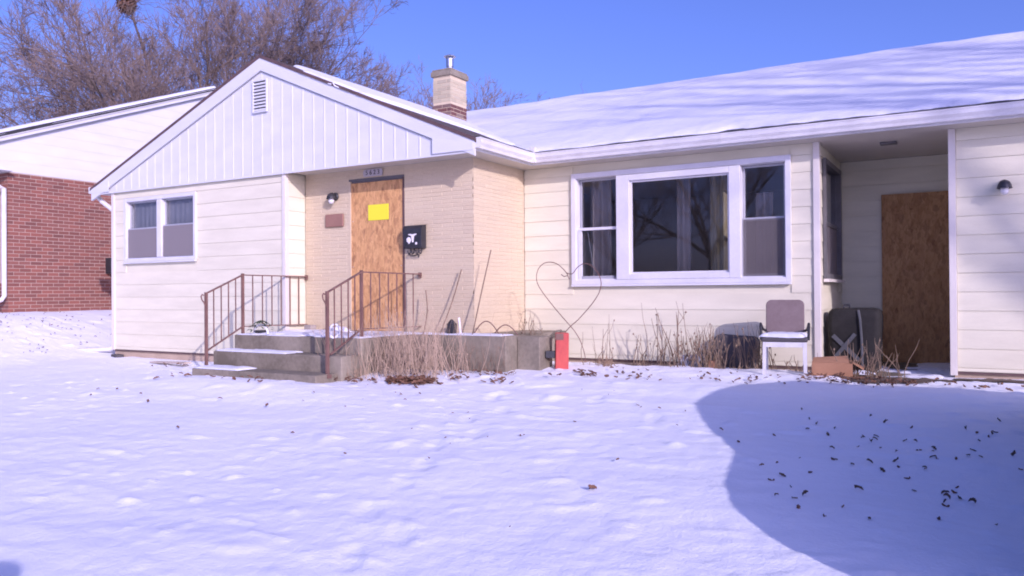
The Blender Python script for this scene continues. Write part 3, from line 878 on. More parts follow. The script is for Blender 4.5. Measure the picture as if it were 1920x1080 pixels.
# ------------------------------------------------------------------ iron railings
def railing(x, label, sag=0.0, broken=False):
    t = thing('railing', label, 'railing', (x, 0, 0), 'rusty railings of the entry steps')
    zt, zl = 1.09, .86
    yU, yL = -.75, -1.30
    def P(y, z): return (0, y, z)
    MB().bar(P(yL, -.05), P(yL, zl + .015), .03).build('post', 'rust', t)
    MB().bar(P(yU, .33), P(yU, zt + .02), .03).build('post', 'rust', t)
    MB().bar(P(yU, zt), P(YE - .01, zt - .005), .032, .014).build('top_rail', 'rust', t)
    MB().bar(P(yL, zl), P(yU, zt), .032, .014).build('top_rail', 'rust', t)
    MB().bar(P(yU, .445), P(YE - .01, .43), .028, .012).build('bottom_rail', 'rust', t)
    MB().bar(P(yL + (0 if not broken else .04), .17 if not broken else .19), P(yU, .445), .028, .012).build('bottom_rail', 'rust', t)
    MB().box(-.03, .03, yL - .03, yL + .03, -.06, -.02).build('foot_plate', 'rust', t)
    MB().box(-.02, .02, YE - .03, YE - .008, zt - .05, zt + .015).build('wall_bracket', 'rust', t)
    # scroll at the lower end
    sp = [P(yL - .015, zl - .14)]
    for k in range(10):
        a = -1.2 + k * .42
        sp.append(P(yL - .045 - .04 * math.sin(a + 1.2) * .9, zl - .09 + .085 * (k / 9) - .02 * math.cos(a)))
    MB().tube([P(yL - .012, zl - .15), P(yL - .03, zl - .11), P(yL - .062, zl - .07), P(yL - .072, zl - .035), P(yL - .055, zl - .01), P(yL - .035, zl - .022)], .008, 6).build('scroll', 'rust', t)
    # twisted balusters on the level
    for k in range(6):
        y = yU + (YE - yU) * (k + 1) / 7
        b = MB(); b.bar(P(y, .44), P(y, zt), .011); b.build('baluster', 'rust', t)
    for k in range(4):
        y = yL + (yU - yL) * (k + 1) / 5; f = (y - yL) / (yU - yL)
        MB().bar(P(y, .17 + f * .275), P(y, zl + f * (zt - zl)), .011).build('baluster', 'rust', t)
    return t
railing(3.84, 'rusty iron railing on the steps beside the cream siding')
railing(5.78, 'rusty iron railing on the steps in front of the boarded door', broken=True)

# ------------------------------------------------------------------ boarding and fittings on the entry wall
t = thing('strand_board', 'tall sunlit strand board covering the front door in the brick entry', 'board', (0, 0, 0))
MB().box(4.632, 5.492, YE + .012, YE + .024, .362, 2.305).build('panel', 'osb', t)
for zz in (.6, 1.2, 1.8):
    for xx in (4.66, 5.465):
        MB().lathe([(.007, YE + .0095), (.006, YE + .008)], 8, (xx, 0, zz), 'y').build('screw', 'galv', t)
MB().box(4.604, 4.63, YE - .002, YE + .02, .362, 2.33).build('edge_and_shade_strip', 'mortar_tan', house); MB().box(5.500, 5.522, YE - .004, YE + .02, .362, 2.33).build('edge_and_shade_strip', 'drip', house); MB().box(4.604, 5.522, YE - .004, YE + .02, 2.331, 2.358).build('edge_and_shade_strip', 'darkframe', house)  # brick-toned filler on the left; dark right and top strips paint in shadow edges
tag(MB().box(4.928, 5.266, YE + .004, YE + .010, 1.80, 2.004).build('notice', 'yellow', None), 'bright yellow paper notice posted on the boarded front door', 'notice')
# brown plaque
m = MB(); m.box(4.198, 4.519, YE - .030, YE - .004, 1.742, 1.917); tag(m.build('plaque', 'plaque', None, bevel=.012), 'brown rectangular plaque on the brick under the porch lamp', 'plaque')
# wall lamp
def wall_lamp(x, y, z, label, light=False):
    t = thing('wall_lamp', label, 'lamp', (x, y, z), 'wall lamps on the house')
    MB().lathe([(.055, 0), (.055, -.012), (.04, -.025), (.015, -.03)], 18, (0, 0, .02), 'y').build('back_plate', 'black_metal', t, smooth=False)
    MB().tube([(0, -.02, .03), (0, -.06, .06), (0, -.085, .055)], .011, 8).build('arm', 'black_metal', t)
    MB().lathe([(.02, .06), (.045, .045), (.06, .012), (.068, -.02), (.06, -.02), (.05, .01), (.01, .04)], 18, (0, -.085, 0)).build('shade', 'black_metal', t, smooth=False)
    MB().lathe([(.012, .02), (.034, -.01), (.04, -.045), (.028, -.075), (.006, -.085)], 14, (0, -.085, 0)).build('bulb', 'lampglass', t, smooth=True)
    return t
wall_lamp(4.37, YE - .002, 2.13, 'black wall lamp on tan brick left of the boarded front door')
wall_lamp(12.04, YM - .02, 1.85, 'round wall lamp on cream siding right of the side porch')
# house number plate
t = thing('number_plate', 'grey house number plate above the boarded front door', 'sign', (5.025, YE, 2.42))
MB().prism([(-.15, -.045), (.15, -.045), (.16, -.02), (.16, .02), (.14, .045), (-.14, .045), (-.16, .02), (-.16, -.02)], 'y', -.018, -.004).build('plate', 'plate', t)
for k, ch in enumerate('5623'):
    cu = bpy.data.curves.new('digit', 'FONT'); cu.body = ch; cu.size = .085; cu.align_x = 'CENTER'; cu.align_y = 'CENTER'; cu.extrude = .0015
    tmp = bpy.data.objects.new('tmp', cu); COL.objects.link(tmp)
    bpy.context.view_layer.update()
    me = bpy.data.meshes.new_from_object(tmp.evaluated_get(bpy.context.evaluated_depsgraph_get()))
    bpy.data.objects.remove(tmp); me.materials.clear(); me.materials.append(M['digit'])
    dg = bpy.data.objects.new('digit', me); COL.objects.link(dg); dg.parent = t; dg.rotation_euler = (math.pi / 2, 0, 0); dg.location = (-.098 + k * .065, -.0205, 0)
# mailbox
t = thing('mailbox', 'black wall mailbox with white flecks and scrolled newspaper hooks', 'mailbox', (5.735, YE - .002, 1.555))
mb = MB(); mb.prism([(0, -.15), (-.09, -.15), (-.11, -.10), (-.11, .09), (-.085, .13), (0, .145)], 'x', -.135, .135); mb.build('box', 'black_metal', t, bevel=.006)
mb = MB(); mb.prism([(-.004, .147), (-.09, .133), (-.119, .092), (-.119, .03), (-.112, .03), (-.112, .09), (-.086, .128), (-.004, .141)], 'x', -.145, .145); mb.build('lid', 'black_metal', t)
for k, (px, pz, s) in enumerate([(-.055, .055, .03), (-.055, -.045, .038), (.06, -.09, .018), (-.03, .07, .016), (-.05, -.08, .014)]):
    mb = MB(); mb.lathe([(s, -.1125), (s * .8, -.116)], 7, (px, 0, pz), 'y'); mb.build('emblem', 'fleck', t)
mb = MB(); mb.prism([(-.06, .02), (-.015, .005), (.0, -.075), (.02, -.075), (.03, .0), (.07, .022), (.065, .04), (.02, .025), (-.01, .025), (-.055, .04)], 'y', -.1165, -.1125); mb.build('emblem', 'fleck', t)
for xx in (-.085, -.03, .04, .09):
    MB().tube([(xx, -.03, -.15), (xx, -.035, -.19), (xx + .004, -.06, -.215), (xx + .006, -.095, -.205), (xx + .006, -.10, -.175)], .007, 6).build('hook', 'black_metal', t)
MB().tube([(-.14, -.01, -.215), (-.06, -.008, -.235), (.02, -.008, -.22), (.02, -.008, -.26)], .007, 6).build('hook', 'black_metal', t)

# ------------------------------------------------------------------ side porch
slab = MB(); slab.box(PL + .07, PR + .02, 1.05, YB - .001, -.4, -.055); slab.box(PR - .3, PR + 1.0, .95, YM + .02, -.4, -.07)
tag(slab.build('porch_slab', 'concrete', None, bevel=.01), 'bare concrete slab of the side porch', None, kind='structure')
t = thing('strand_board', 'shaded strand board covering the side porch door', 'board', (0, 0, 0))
MB().box(10.775, 11.70, YB - .035, YB - .021, -.05, 2.03).build('panel', 'osb_shaded', t)
patch('snow', 10.55, 11.5, 1.45, 2.6, -.053, .03, 'patchy snow on the side porch slab', 43, .0)
def blob(name, cx, cy, rx, ry, m, seed, zoff=.006, step=.03):
    us = np.arange(cx - rx * 1.3, cx + rx * 1.3, step); vs2 = np.arange(cy - ry * 1.3, cy + ry * 1.3, step)
    U, V = np.meshgrid(us, vs2, indexing='ij')
    d = 1 - np.sqrt(((U - cx) / rx) ** 2 + ((V - cy) / ry) ** 2) + .55 * perlin(U * 2.6, V * 3.6, seed) + .25 * perlin(U * 8, V * 9, seed + 1)
    Z = gz_smooth(U, V) + gz_detail(U, V) + zoff + .03 * np.clip(d, -.5, .35) + .006 * perlin(U * 18, V * 18, seed + 2)
    keep = d > 0
    fm = keep[:-1, :-1] & keep[1:, :-1] & keep[1:, 1:] & keep[:-1, 1:]
    return grid_mesh(name, U, V, Z, m, None, True, fm)
tag(blob('soil', 11.05, .95, .55, .30, 'soil', 51), 'bare wet soil before the side porch', None, kind='stuff')
tag(blob('soil', 12.2, 1.25, .75, .14, 'soil', 54), 'bare wet soil strip below the siding right of the porch', None, kind='stuff')
tag(blob('soil', 8.9, 1.50, 1.6, .10, 'soil', 57), 'bare soil strip below the triple window wall', None, kind='stuff')

# ------------------------------------------------------------------ chair
cx, cy = 10.06, .95
cz0 = gz(cx, cy) - .06
t = thing('chair', 'old white framed armchair with brown back and snow on its seat', 'chair', (cx, cy, cz0))
t.rotation_euler = (0, 0, .18)
sh = .40
for sx in (-1, 1):
    MB().bar((sx * .20, -.20, 0), (sx * .195, -.19, sh - .02), .034).build('leg', 'chairframe', t)
    MB().bar((sx * .19, .20, 0), (sx * .19, .17, sh - .02), .03).build('leg', 'chairframe', t)
    MB().tube([(sx * .23, -.13, sh), (sx * .235, -.15, sh + .14), (sx * .235, -.10, sh + .165), (sx * .225, .12, sh + .10), (sx * .20, .19, sh + .08)], .014, 8).build('armrest', 'black_metal', t)
    MB().bar((sx * .19, .17, sh - .02), (sx * .185, .23, sh + .12), .026).build('back_post', 'chairframe', t)
MB().bar((-.20, -.19, sh - .045), (.20, -.19, sh - .045), .028, .05).build('front_rail', 'chairframe', t)
MB().bar((-.19, .17, sh - .045), (.19, .17, sh - .045), .028, .05).build('back_rail', 'chairframe', t)
MB().box(-.225, .225, -.215, .20, sh - .018, sh + .03).build('seat', 'tub', t, bevel=.015)
def rrect(w, h, r, n=5):
    p = []
    for (cx_, cz_, a0) in ((w - r, h - r, 0), (-w + r, h - r, 90), (-w + r, -h + r, 180), (w - r, -h + r, 270)):
        for k in range(n + 1):
            a = math.radians(a0 + 90 * k / n); p.append((cx_ + r * math.cos(a), cz_ + r * math.sin(a)))
    return p
bk = MB(); bk.prism(rrect(.195, .185, .06), 'y', -.022, .022); bo = bk.build('backrest', 'chairback', t, bevel=.008); bo.location = (0, .215, sh + .225); bo.rotation_euler = (-.16, 0, 0)
U, V = np.meshgrid(np.linspace(-.22, .22, 20), np.linspace(-.21, .17, 18), indexing='ij')
e = np.minimum(np.minimum(U + .22, .22 - U), np.minimum(V + .21, .17 - V))
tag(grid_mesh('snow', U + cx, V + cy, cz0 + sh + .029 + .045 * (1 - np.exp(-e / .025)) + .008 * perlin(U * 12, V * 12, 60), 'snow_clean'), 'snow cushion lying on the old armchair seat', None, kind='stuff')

# ------------------------------------------------------------------ covered grill, cardboard box, dark tub, bag
t = thing('covered_cart', 'black canvas covered cart with crossed grey straps in the porch', 'cart', (10.62, 1.98, -.055))
def loft(secs, name, m, parent, n=28, smooth=True):
    v = []; f = []
    for (z, w, d, ox, r) in secs:
        pts = rrect(w, d, r, 6)
        for (a, b) in pts: v.append((a + ox, b, z))
    k = len(pts)
    for i in range(len(secs) - 1):
        for j in range(k): f.append((i * k + j, i * k + (j + 1) % k, (i + 1) * k + (j + 1) % k, (i + 1) * k + j))
    f.append(tuple(range((len(secs) - 1) * k, len(secs) * k)))
    return raw(name, v, f, m, parent, smooth)
loft([(0.02, .245, .20, 0, .05), (.12, .25, .21, 0, .06), (.30, .255, .21, 0, .06), (.48, .265, .215, 0, .06), (.60, .27, .21, 0, .07), (.66, .262, .20, .0, .07), (.69, .235, .17, .0, .07), (.70, .16, .10, .02, .05)], 'cover', 'blackcloth', t)
MB().bar((-.21, -.222, .40), (.06, -.224, .13), .006, .045).build('strap', 'greytape', t)
MB().bar((-.22, -.228, .12), (.02, -.230, .42), .006, .040).build('strap', 'greytape', t)
MB().tube([(.09, -.226, .02), (.085, -.229, .35), (.07, -.226, .58), (.05, -.20, .68)], .014, 6).build('strap', 'greytape', t)
MB().tube([(-.12, -.03, .70), (-.12, -.03, .735), (-.06, -.03, .735), (-.06, -.03, .70)], .012, 6).build('handle', 'black_metal', t)
for sx in (-.2, .2):
    MB().lathe([(.05, -.02), (.05, .02)], 14, (sx, -.10, .05), 'x').build('wheel', 'tyre', t)
bx, by = 10.52, .98
t = thing('cardboard_box', 'open brown cardboard box with hand hole beside the chair', 'box', (bx, by, gz(bx, by) - .02)); t.rotation_euler = (0, 0, .12)
m = MB(); m.box(-.19, .19, -.14, -.134, 0, .155); m.box(-.19, .19, .134, .14, 0, .165); m.box(-.19, -.184, -.134, .134, 0, .155); m.box(.184, .19, -.134, .134, 0, .155); m.box(-.184, .184, -.134, .134, 0, .006)
m.build('body', 'cardboard', t)
m = MB(); m.add([(-.19, -.14, .157), (.16, -.14, .157), (.14, .03, .215), (-.18, .0, .195), (-.19, -.14, .161), (.16, -.14, .161), (.14, .03, .219), (-.18, .0, .199)], [(0, 1, 2, 3), (4, 5, 6, 7), (0, 1, 5, 4), (1, 2, 6, 5), (2, 3, 7, 6), (3, 0, 4, 7)]); m.build('flap', 'cardboard', t)
m = MB(); m.add([(.19, -.13, .156), (.19, .13, .156), (.30, .12, .10), (.29, -.13, .09)], [(0, 1, 2, 3)]); m.build('flap', 'cardboard', t)
MB().prism(rrect(.045, .012, .011), 'y', -.1425, -.1405).build('hand_hole', 'black_metal', t)
m = thing('storage_tub', 'dark rounded plastic tub standing behind the dry stems', 'tub', (9.40, 1.49, gz(9.40, 1.49) - .03))
pr2 = MB(); pr2.prism(rrect(.25, .21, .07), 'y', -.05, .05); o = pr2.build('body', 'tub', m, bevel=.02); o.location = (0, 0, .22); o.rotation_euler = (-.1, .05, 0)
pr2 = MB(); pr2.prism(rrect(.262, .222, .08), 'y', .052, .07); o = pr2.build('rim', 'tub', m, bevel=.006); o.location = (0, 0, .22); o.rotation_euler = (-.1, .05, 0)
# crumpled plastic bag
def lump(name, c, r, m, seed, sq=(1, 1, .7), amp=.25, n=18):
    v = []; f = []
    for i in range(n + 1):
        th = math.pi * i / n
        for j in range(2 * n):
            ph = math.pi * j / n
            d = Vector((math.sin(th) * math.cos(ph), math.sin(th) * math.sin(ph), math.cos(th)))
            k = 1 + amp * float(perlin(np.array(d.x * 2.6 + d.z * 2 + seed), np.array(d.y * 2.6 - d.z), seed)) * 1.6 + amp * .5 * float(perlin(np.array(d.x * 7 + seed), np.array(d.y * 7 + d.z * 5), seed + 1))
            v.append((c[0] + d.x * r * sq[0] * k, c[1] + d.y * r * sq[1] * k, c[2] + d.z * r * sq[2] * k))
    for i in range(n):
        for j in range(2 * n):
            a = i * 2 * n + j; b = i * 2 * n + (j + 1) % (2 * n)
            f.append((a, b, b + 2 * n, a + 2 * n))
    return raw(name, v, f, m, None, True)
tag(lump('plastic_bag', (8.92, 1.28, gz(8.92, 1.28) + .05), .11, 'whitepaint', 3, (1.0, .8, 1.0), .35), 'crumpled white plastic bag in the dry stems under the window', 'bag')
tag(lump('plastic_bag', (9.06, 1.22, gz(9.06, 1.22) + .05), .10, 'galv2', 5, (1.0, .8, 1.1), .35), 'crumpled grey plastic bag beside the white one under the window', 'bag')
# small carton by the stems
t = MB().box(9.22, 9.30, 1.05, 1.12, gz(9.26, 1.08) - .01, gz(9.26, 1.08) + .08); tag(t.build('carton', 'cardboard', None, bevel=.004), 'tiny tan carton half buried in snow before the dark tub', 'carton')

# ------------------------------------------------------------------ red post, heart wire, boards
px_, py_ = 7.65, .55
z0 = gz(px_, py_)
m = MB(); m.box(-.075, .075, -.075, .075, -.15, .41); t = thing('red_post', 'short faded red square post in the snow beside the landing', 'post', (px_, py_, z0)); t.rotation_euler = (0, .02, .55)
m.build('post', 'red', t, bevel=.008)
MB().box(-.078, .012, -.0785, -.0752, .33, .405).build('rust_patch', 'rust', t); MB().box(-.0785, -.0752, -.05, .05, .1, .28).build('rust_patch', 'rust', t)
MB().box(-.19, -.079, -.05, .04, .12, .20).build('hinge_block', 'black_metal', t, bevel=.006)
# wire heart
hp = []
hx, hz0 = 7.66, .44
ctrl = [(7.86, .03), (7.85, .12), (7.80, .27), (7.73, .38), (7.67, .445), (7.50, .62), (7.34, .80), (7.245, .93), (7.22, 1.03), (7.25, 1.13), (7.32, 1.19), (7.41, 1.205), (7.50, 1.18), (7.58, 1.12), (7.645, 1.045)]
ctrl2 = [(7.62, 1.075), (7.70, 1.06), (7.77, 1.135), (7.85, 1.175), (7.93, 1.16), (8.01, 1.09), (8.065, .98), (8.055, .87), (8.00, .77), (7.90, .65), (7.78, .53), (7.67, .44), (7.60, .37), (7.56, .33)]
def spline(pts, n=6):
    out = []
    P = [pts[0]] + pts + [pts[-1]]
    for i in range(1, len(P) - 2):
        for k in range(n):
            t_ = k / n; p0, p1, p2, p3 = [np.array(P[j]) for j in (i - 1, i, i + 1, i + 2)]
            out.append(.5 * ((2 * p1) + (-p0 + p2) * t_ + (2 * p0 - 5 * p1 + 4 * p2 - p3) * t_ ** 2 + (-p0 + 3 * p1 - 3 * p2 + p3) * t_ ** 3))
    out.append(np.array(P[-2])); return out
hw = MB()
hw.tube([(p[0], .75, p[1]) for p in spline(ctrl)], .005, 6); hw.tube([(p[0], .745, p[1]) for p in spline(ctrl2)], .005, 6)
hw.tube([(7.56, 1.06, 1.03), (7.60, .75, 1.02), (7.68, .745, 1.06)], .006, 5) if False else None
hw.tube([(7.555, .75, 1.055), (7.59, .748, 1.03), (7.64, .747, 1.04), (7.66, .747, 1.0)], .006, 5)
tag(hw.build('wire_heart', 'rust', None, smooth=True), 'large thin rusty wire bent into a heart above the red post', 'wire ornament')
tag(MB().bar((7.02, .85, .05), (7.46, .88, .385), .16, .025).build('leaning_board', 'concrete', None), 'grey board leaning against the end of the landing', 'board')
tag(MB().bar((1.72, -.50, gz(1.72, -.5) + .012), (2.62, -.62, gz(2.62, -.62) + .05), .11, .022).build('loose_board', 'wood_pale', None), 'pale loose board lying on snow below the wing wall', 'board')
tag(MB().bar((.10, -.03, -.10), (.28, -.05, -.105), .12, .06).build('splash_block', 'tub', None, bevel=.01), 'small dark block at the left corner of the wing wall', 'block')

# ------------------------------------------------------------------ things on the landing
t = thing('planter', 'low planter with dark green leaves at the foot of the railing', 'planter', (4.02, -.62, .345))
MB().lathe([(.06, 0), (.075, .03), (.085, .05), (.07, .05)], 16).build('pot', 'black_metal', t)
lf = MB()
for k in range(120):
    a = random.uniform(0, 6.28); r = random.uniform(.02, .17); h = .14 * (1 - (r / .18) ** 2) + .03
    p = Vector((r * math.cos(a), r * math.sin(a), h)); d = Vector((math.cos(a + .5), math.sin(a + .5), random.uniform(-.6, .2))).normalized() * .03; w = d.cross(Vector((0, 0, 1))).normalized() * .013
    lf.add([p - d, p + w, p + d, p - w], [(0, 1, 2, 3)])
lf.build('foliage', 'green', t)
MB().tube([(.02 + .12 * math.cos(a), -.02, .01 + .11 * math.sin(a)) for a in np.linspace(0, math.pi, 12)], .013, 6).build('handle', 'whitepaint', t)
t = MB(); t.tube([(.055 * math.cos(a), 0, .075 * math.sin(a)) for a in np.linspace(0, 2 * math.pi, 20)], .013, 6)
o = t.build('white_hoop', 'whitepaint', None, smooth=True, loc=(5.62, -1.02, .43)); o.rotation_euler = (0, .2, .6); tag(o, 'small white plastic hoop hanging on the lower railing post', 'hoop')
t = thing('lantern', 'small dark lantern standing on the landing by the brick corner', 'lantern', (6.36, .20, .351))
MB().box(-.045, .045, -.045, .045, 0, .13).build('body', 'black_metal', t, bevel=.006); MB().lathe([(.05, .131), (.03, .16), (.008, .18)], 12).build('cap', 'black_metal', t)
o = MB().tube([(6.50, .18, .345), (6.49, .18, .45), (6.47, .19, .55)], [.016, .014, .012], 8).build('white_stake', 'whitepaint', None); tag(o, 'short white plastic stake on the landing beside the lantern', 'stake')
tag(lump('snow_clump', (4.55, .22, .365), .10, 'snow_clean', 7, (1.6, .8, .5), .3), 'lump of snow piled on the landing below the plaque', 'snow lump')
m = MB(); m.box(3.98, 4.10, .16, .27, .347, .43); tag(m.build('small_crate', 'wood_grey', None, bevel=.006), 'small grey crate on the landing against the wing corner', 'crate')

# ------------------------------------------------------------------ dry plants
def stems(name, c, n, h, spread, lean, m, label, cat='plant', rad=.004, branch=2, group=None, rx=.3, ry=.15, base_z=None):
    mb = MB()
    for k in range(n):
        x = c[0] + random.gauss(0, rx * .5); y = c[1] + random.gauss(0, ry * .5)
        z = (gz(x, y) - .03) if base_z is None else base_z
        hh = h * random.uniform(.3, 1.0) * (1.25 if random.random() < .08 else 1)
        dx, dy = random.gauss(lean, spread), random.gauss(0, spread)
        pts = []; kx = random.uniform(-.04, .04); 
        for q in range(5):
            f = q / 4
            pts.append((x + dx * hh * f + kx * math.sin(f * 5), y + dy * hh * f, z + hh * f * (1 - .12 * f * abs(dx))))
        r0 = rad * random.uniform(.7, 1.3)
        mb.tube(pts, [r0, r0 * .9, r0 * .75, r0 * .6, r0 * .35], 4)
        for b in range(random.randint(0, branch)):
            q = random.randint(1, 3); p = Vector(pts[q]); l = hh * random.uniform(.12, .35)
            e_ = p + Vector((random.uniform(-.7, .7) * l, random.uniform(-.5, .5) * l, l))
            mid = (p + e_) / 2 + Vector((random.uniform(-.1, .1) * l, 0, -.05 * l))
            mb.tube([p, mid, e_], [r0 * .6, r0 * .5, r0 * .3], 3)
            if random.random() < .4:
                mb.tube([e_ - Vector((0, 0, .012)), e_, e_ + Vector((.003, 0, .014))], [r0 * .5, r0 * 2.2, r0 * .5], 4)
    return tag(mb.build(name, m, None), label, cat, group)
stems('dry_shrub', (6.28, -.62), 500, .78, .24, -.05, 'drygrass_pale', 'large dense clump of dry brown grass before the entry landing', 'shrub', .0028, 1, rx=.75, ry=.35)
stems('dry_shrub', (5.75, -1.0), 60, .42, .25, .0, 'drygrass', 'low dry grass tuft at the right end of the steps', 'shrub', .003, 2, rx=.25, ry=.15)
stems('dry_shrub', (6.9, -.25), 70, .42, .2, .0, 'drystem', 'sparse dry stems before the landing extension', 'shrub', .003, 2, rx=.5, ry=.15)
stems('dry_shrub', (8.62, 1.25), 14, .80, .10, .0, 'drystem', 'tall thin dry stalks under the left part of the picture window', 'shrub', .006, 3, rx=.35, ry=.1)
stems('dry_shrub', (9.18, 1.12), 110, .52, .16, .0, 'drystem', 'dense brown dry stems in front of the dark tub', 'shrub', .005, 2, rx=.5, ry=.16)
stems('dry_shrub', (9.72, 1.20), 26, .62, .13, -.05, 'drystem', 'thin dry stems beside the old armchair', 'shrub', .0045, 2, rx=.22, ry=.12)
stems('dry_shrub', (10.86, 1.00), 46, .42, .22, .12, 'drystem', 'dry stems rising behind the cardboard box', 'shrub', .0045, 2, rx=.25, ry=.15)
stems('dry_shrub', (7.95, .95), 10, .62, .07, -.05, 'drystem', 'few thin dry canes below the corner of the triple window', 'shrub', .005, 1, rx=.25, ry=.1)
stems('dry_shrub', (7.15, .62), 14, .30, .15, .0, 'drystem', 'short dry stalks growing behind the landing extension', 'shrub', .004, 1, rx=.2, ry=.1, base_z=.34)
stems('dry_shrub', (8.38, 1.35), 8, .42, .14, .05, 'drystem', 'small crooked dry weed against the siding', 'shrub', .006, 3, rx=.14, ry=.05)
stems('dry_shrub', (8.06, .85), 36, .16, .35, .0, 'drygrass', 'short dry tuft in the snow right of the red post', 'shrub', .004, 1, rx=.16, ry=.1)
stems('dry_shrub', (10.1, 1.42), 20, .28, .14, .0, 'drystem', 'short dry stems seen under the armchair seat', 'shrub', .006, 1, rx=.4, ry=.05)
# canes leaning on the brick
for pts, lab in (([(6.26, .10, .35), (6.36, .22, .75), (6.44, .30, 1.13)], 'dark thin cane leaning on the brick beside the corner'),
                 ([(6.72, .10, .35), (6.80, .2, .9), (6.86, .3, 1.35)], 'tall pale thin cane before the brick return wall'),
                 ([(6.05, .05, .35), (6.06, .12, .62), (5.98, .2, .88)], 'crooked thin cane standing near the middle of the landing')):
    tag(MB().tube(spline(pts, 5), .008, 5).build('garden_cane', 'drystem', None), lab, 'cane')
ar = MB()
for (xa, xb, hh) in ((6.62, 6.95, .16), (6.9, 7.2, .12)):
    ar.tube([(xa + (xb - xa) * t_, .28 + .05 * t_, .35 + hh * math.sin(math.pi * t_)) for t_ in np.linspace(0, 1, 10)], .007, 5)
tag(ar.build('wire_edging', 'rust', None), 'low looped wire edging along the landing extension', 'edging')

# ------------------------------------------------------------------ fallen leaves
def leaf_mesh(seed):
    r = random.Random(seed); mb = MB()
    n = 9; L = .045; 
    cen = []; 
    vsx = []; fsx = []
    for i in range(n):
        f = i / (n - 1); w = .022 * math.sin(math.pi * f) ** .7 * (1 + .35 * math.sin(f * 17 + seed)) + .0012
        curl = .018 * math.sin(f * 2.6 + seed) ; up = r.uniform(.6, 1.4)
        vsx += [(-L + 2 * L * f, -w, .006 + curl + .012 * up), (-L + 2 * L * f, 0, .004 + curl), (-L + 2 * L * f, w, .006 + curl + .014 * up)]
    for i in range(n - 1):
        for k in range(2): fsx.append((3 * i + k, 3 * i + k + 1, 3 * i + 4 + k, 3 * i + 3 + k))
    return vsx, fsx
leaf_protos = []
for s in range(4):
    v, f = leaf_mesh(s)
    me = bpy.data.meshes.new('leaf'); me.from_pydata(v, [], f); me.materials.append(M['leaf' if s == 3 else 'leaf_dark']); leaf_protos.append(me)
def put_leaf(x, y, sc_, label, group):
    o = bpy.data.objects.new('fallen_leaf', random.choice(leaf_protos)); COL.objects.link(o)
    o.location = (x, y, gz(x, y) + .004); o.scale = (sc_ * random.uniform(.8, 1.2), sc_ * random.uniform(.8, 1.2), sc_ * random.uniform(.8, 2.2))
    o.rotation_euler = (random.uniform(-.7, .7), random.uniform(-.6, .6), random.uniform(0, 6.28))
    tag(o, label, 'leaf', group)
for k in range(76):
    while True:
        x = random.gauss(11.35, .55); y = random.gauss(-2.15, .75)
        if y < -4.0 or y > -.8: continue
        if x > 10.55 + max(0, (-2.2 - y)) * .25 and x < 12.15: break
    put_leaf(x, y, random.uniform(.2, .5), 'dark curled fallen leaf on the shaded snow', 'fallen leaves on the shaded snow')
def leaf_litter(name, spots, label, m='leaf'):
    mb = MB()
    for (cx_, cy_, rx, ry, n, s) in spots:
        for k in range(n):
            x = random.gauss(cx_, rx * .5); y = random.gauss(cy_, ry * .5)
            v, f = leaf_mesh(random.randint(0, 50)); a = random.uniform(0, 6.28); tl = random.uniform(-.8, .8)
            z = gz(x, y) + .004 + random.uniform(0, .025); q = s * random.uniform(.6, 1.2)
            R_ = Matrix.Rotation(a, 3, 'Z') @ Matrix.Rotation(tl, 3, 'X')
            mb.add([tuple(R_ @ Vector(p) * q + Vector((x, y, z))) for p in v], f)
    return tag(raw(name, mb.v, mb.f, m, None), label, None, kind='stuff')
leaf_litter('leaves', [(6.62, -1.02, .32, .14, 130, .85), (6.80, -.98, .16, .10, 60, .9), (5.95, -1.15, .35, .12, 22, .7), (7.35, -.75, .5, .15, 22, .7), (8.15, .15, .14, .14, 16, .7), (8.65, .2, .5, .4, 26, .6), (7.2, -.3, .7, .4, 30, .6)], 'brown dead leaves caught in the snow before the landing')
leaf_litter('leaves', [(10.6, .6, .5, .25, 70, .5), (10.95, .4, .5, .2, 14, .4), (9.8, .4, .7, .3, 30, .55), (11.0, .75, .4, .2, 50, .6), (12.2, .9, .6, .25, 14, .6), (11.9, .5, .8, .2, 8, .6)], 'dead leaves and scraps scattered before the side porch')
leaf_litter('leaves', [(2.5, -.65, .8, .1, 10, .7), (3.9, -1.75, .6, .15, 9, .7), (5.2, -1.75, .4, .15, 8, .7), (9.4, -2.6, 2.6, 1.6, 14, .32), (8.0, -1.6, 3.0, 1.2, 26, .3), (4.0, -2.6, 2.0, .6, 8, .6), (9.92, -3.56, .03, .03, 2, .7), (6.2, -3.4, .05, .05, 1, .6)], 'few stray leaves lying on the sunlit lawn snow')
leaf_litter('leaves', [(-1.6, .5, 1.6, 1.4, 70, .42), (-2.6, -.1, 1.2, .8, 50, .42), (-2.8, -1.0, 1.0, .3, 24, .4), (-1.0, -.8, 1.0, .3, 12, .4)], 'leaf scraps poking through snow on the slope by the brick house')

# ------------------------------------------------------------------ neighbour's house
nb = thing('brick_house', 'red brick neighbour house with white gable and snowy roof edge', 'house', (0, 0, 0))
NX, NY, NB, NT = -3.64, .32, .35, 3.17
nw = MB(); nw.box(-11, NX - .006, NY + .006, 9.4, -.3, NT); nwall = nw.build('wall', 'mortar_red', nb)
def nb_rects():
    yield ((NX - .006, NY + .006, 0), (0, 1, 0), (1, 0, 0), 4.2, NB, NT - .005, lambda *a: False)
    yield ((NX - 2.2, NY + .006, 0), (1, 0, 0), (0, -1, 0), 2.2, NB, NT - .005, lambda a0, a1, z0, z1: a0 < 1.9 and z1 > 1.1 and z0 < 2.8 and a1 > .3)
brick_wall(nwall, nb_rects(), 'brick_red', .200, .0575, .0105, .006, lambda p, w: w * 10 - (p - Vector(CAM)).length)
m = MB(); m.box(-5.5, NX - .35, NY - .02, NY + .003, 1.15, 2.75); m.build('window', 'darkframe', nb)
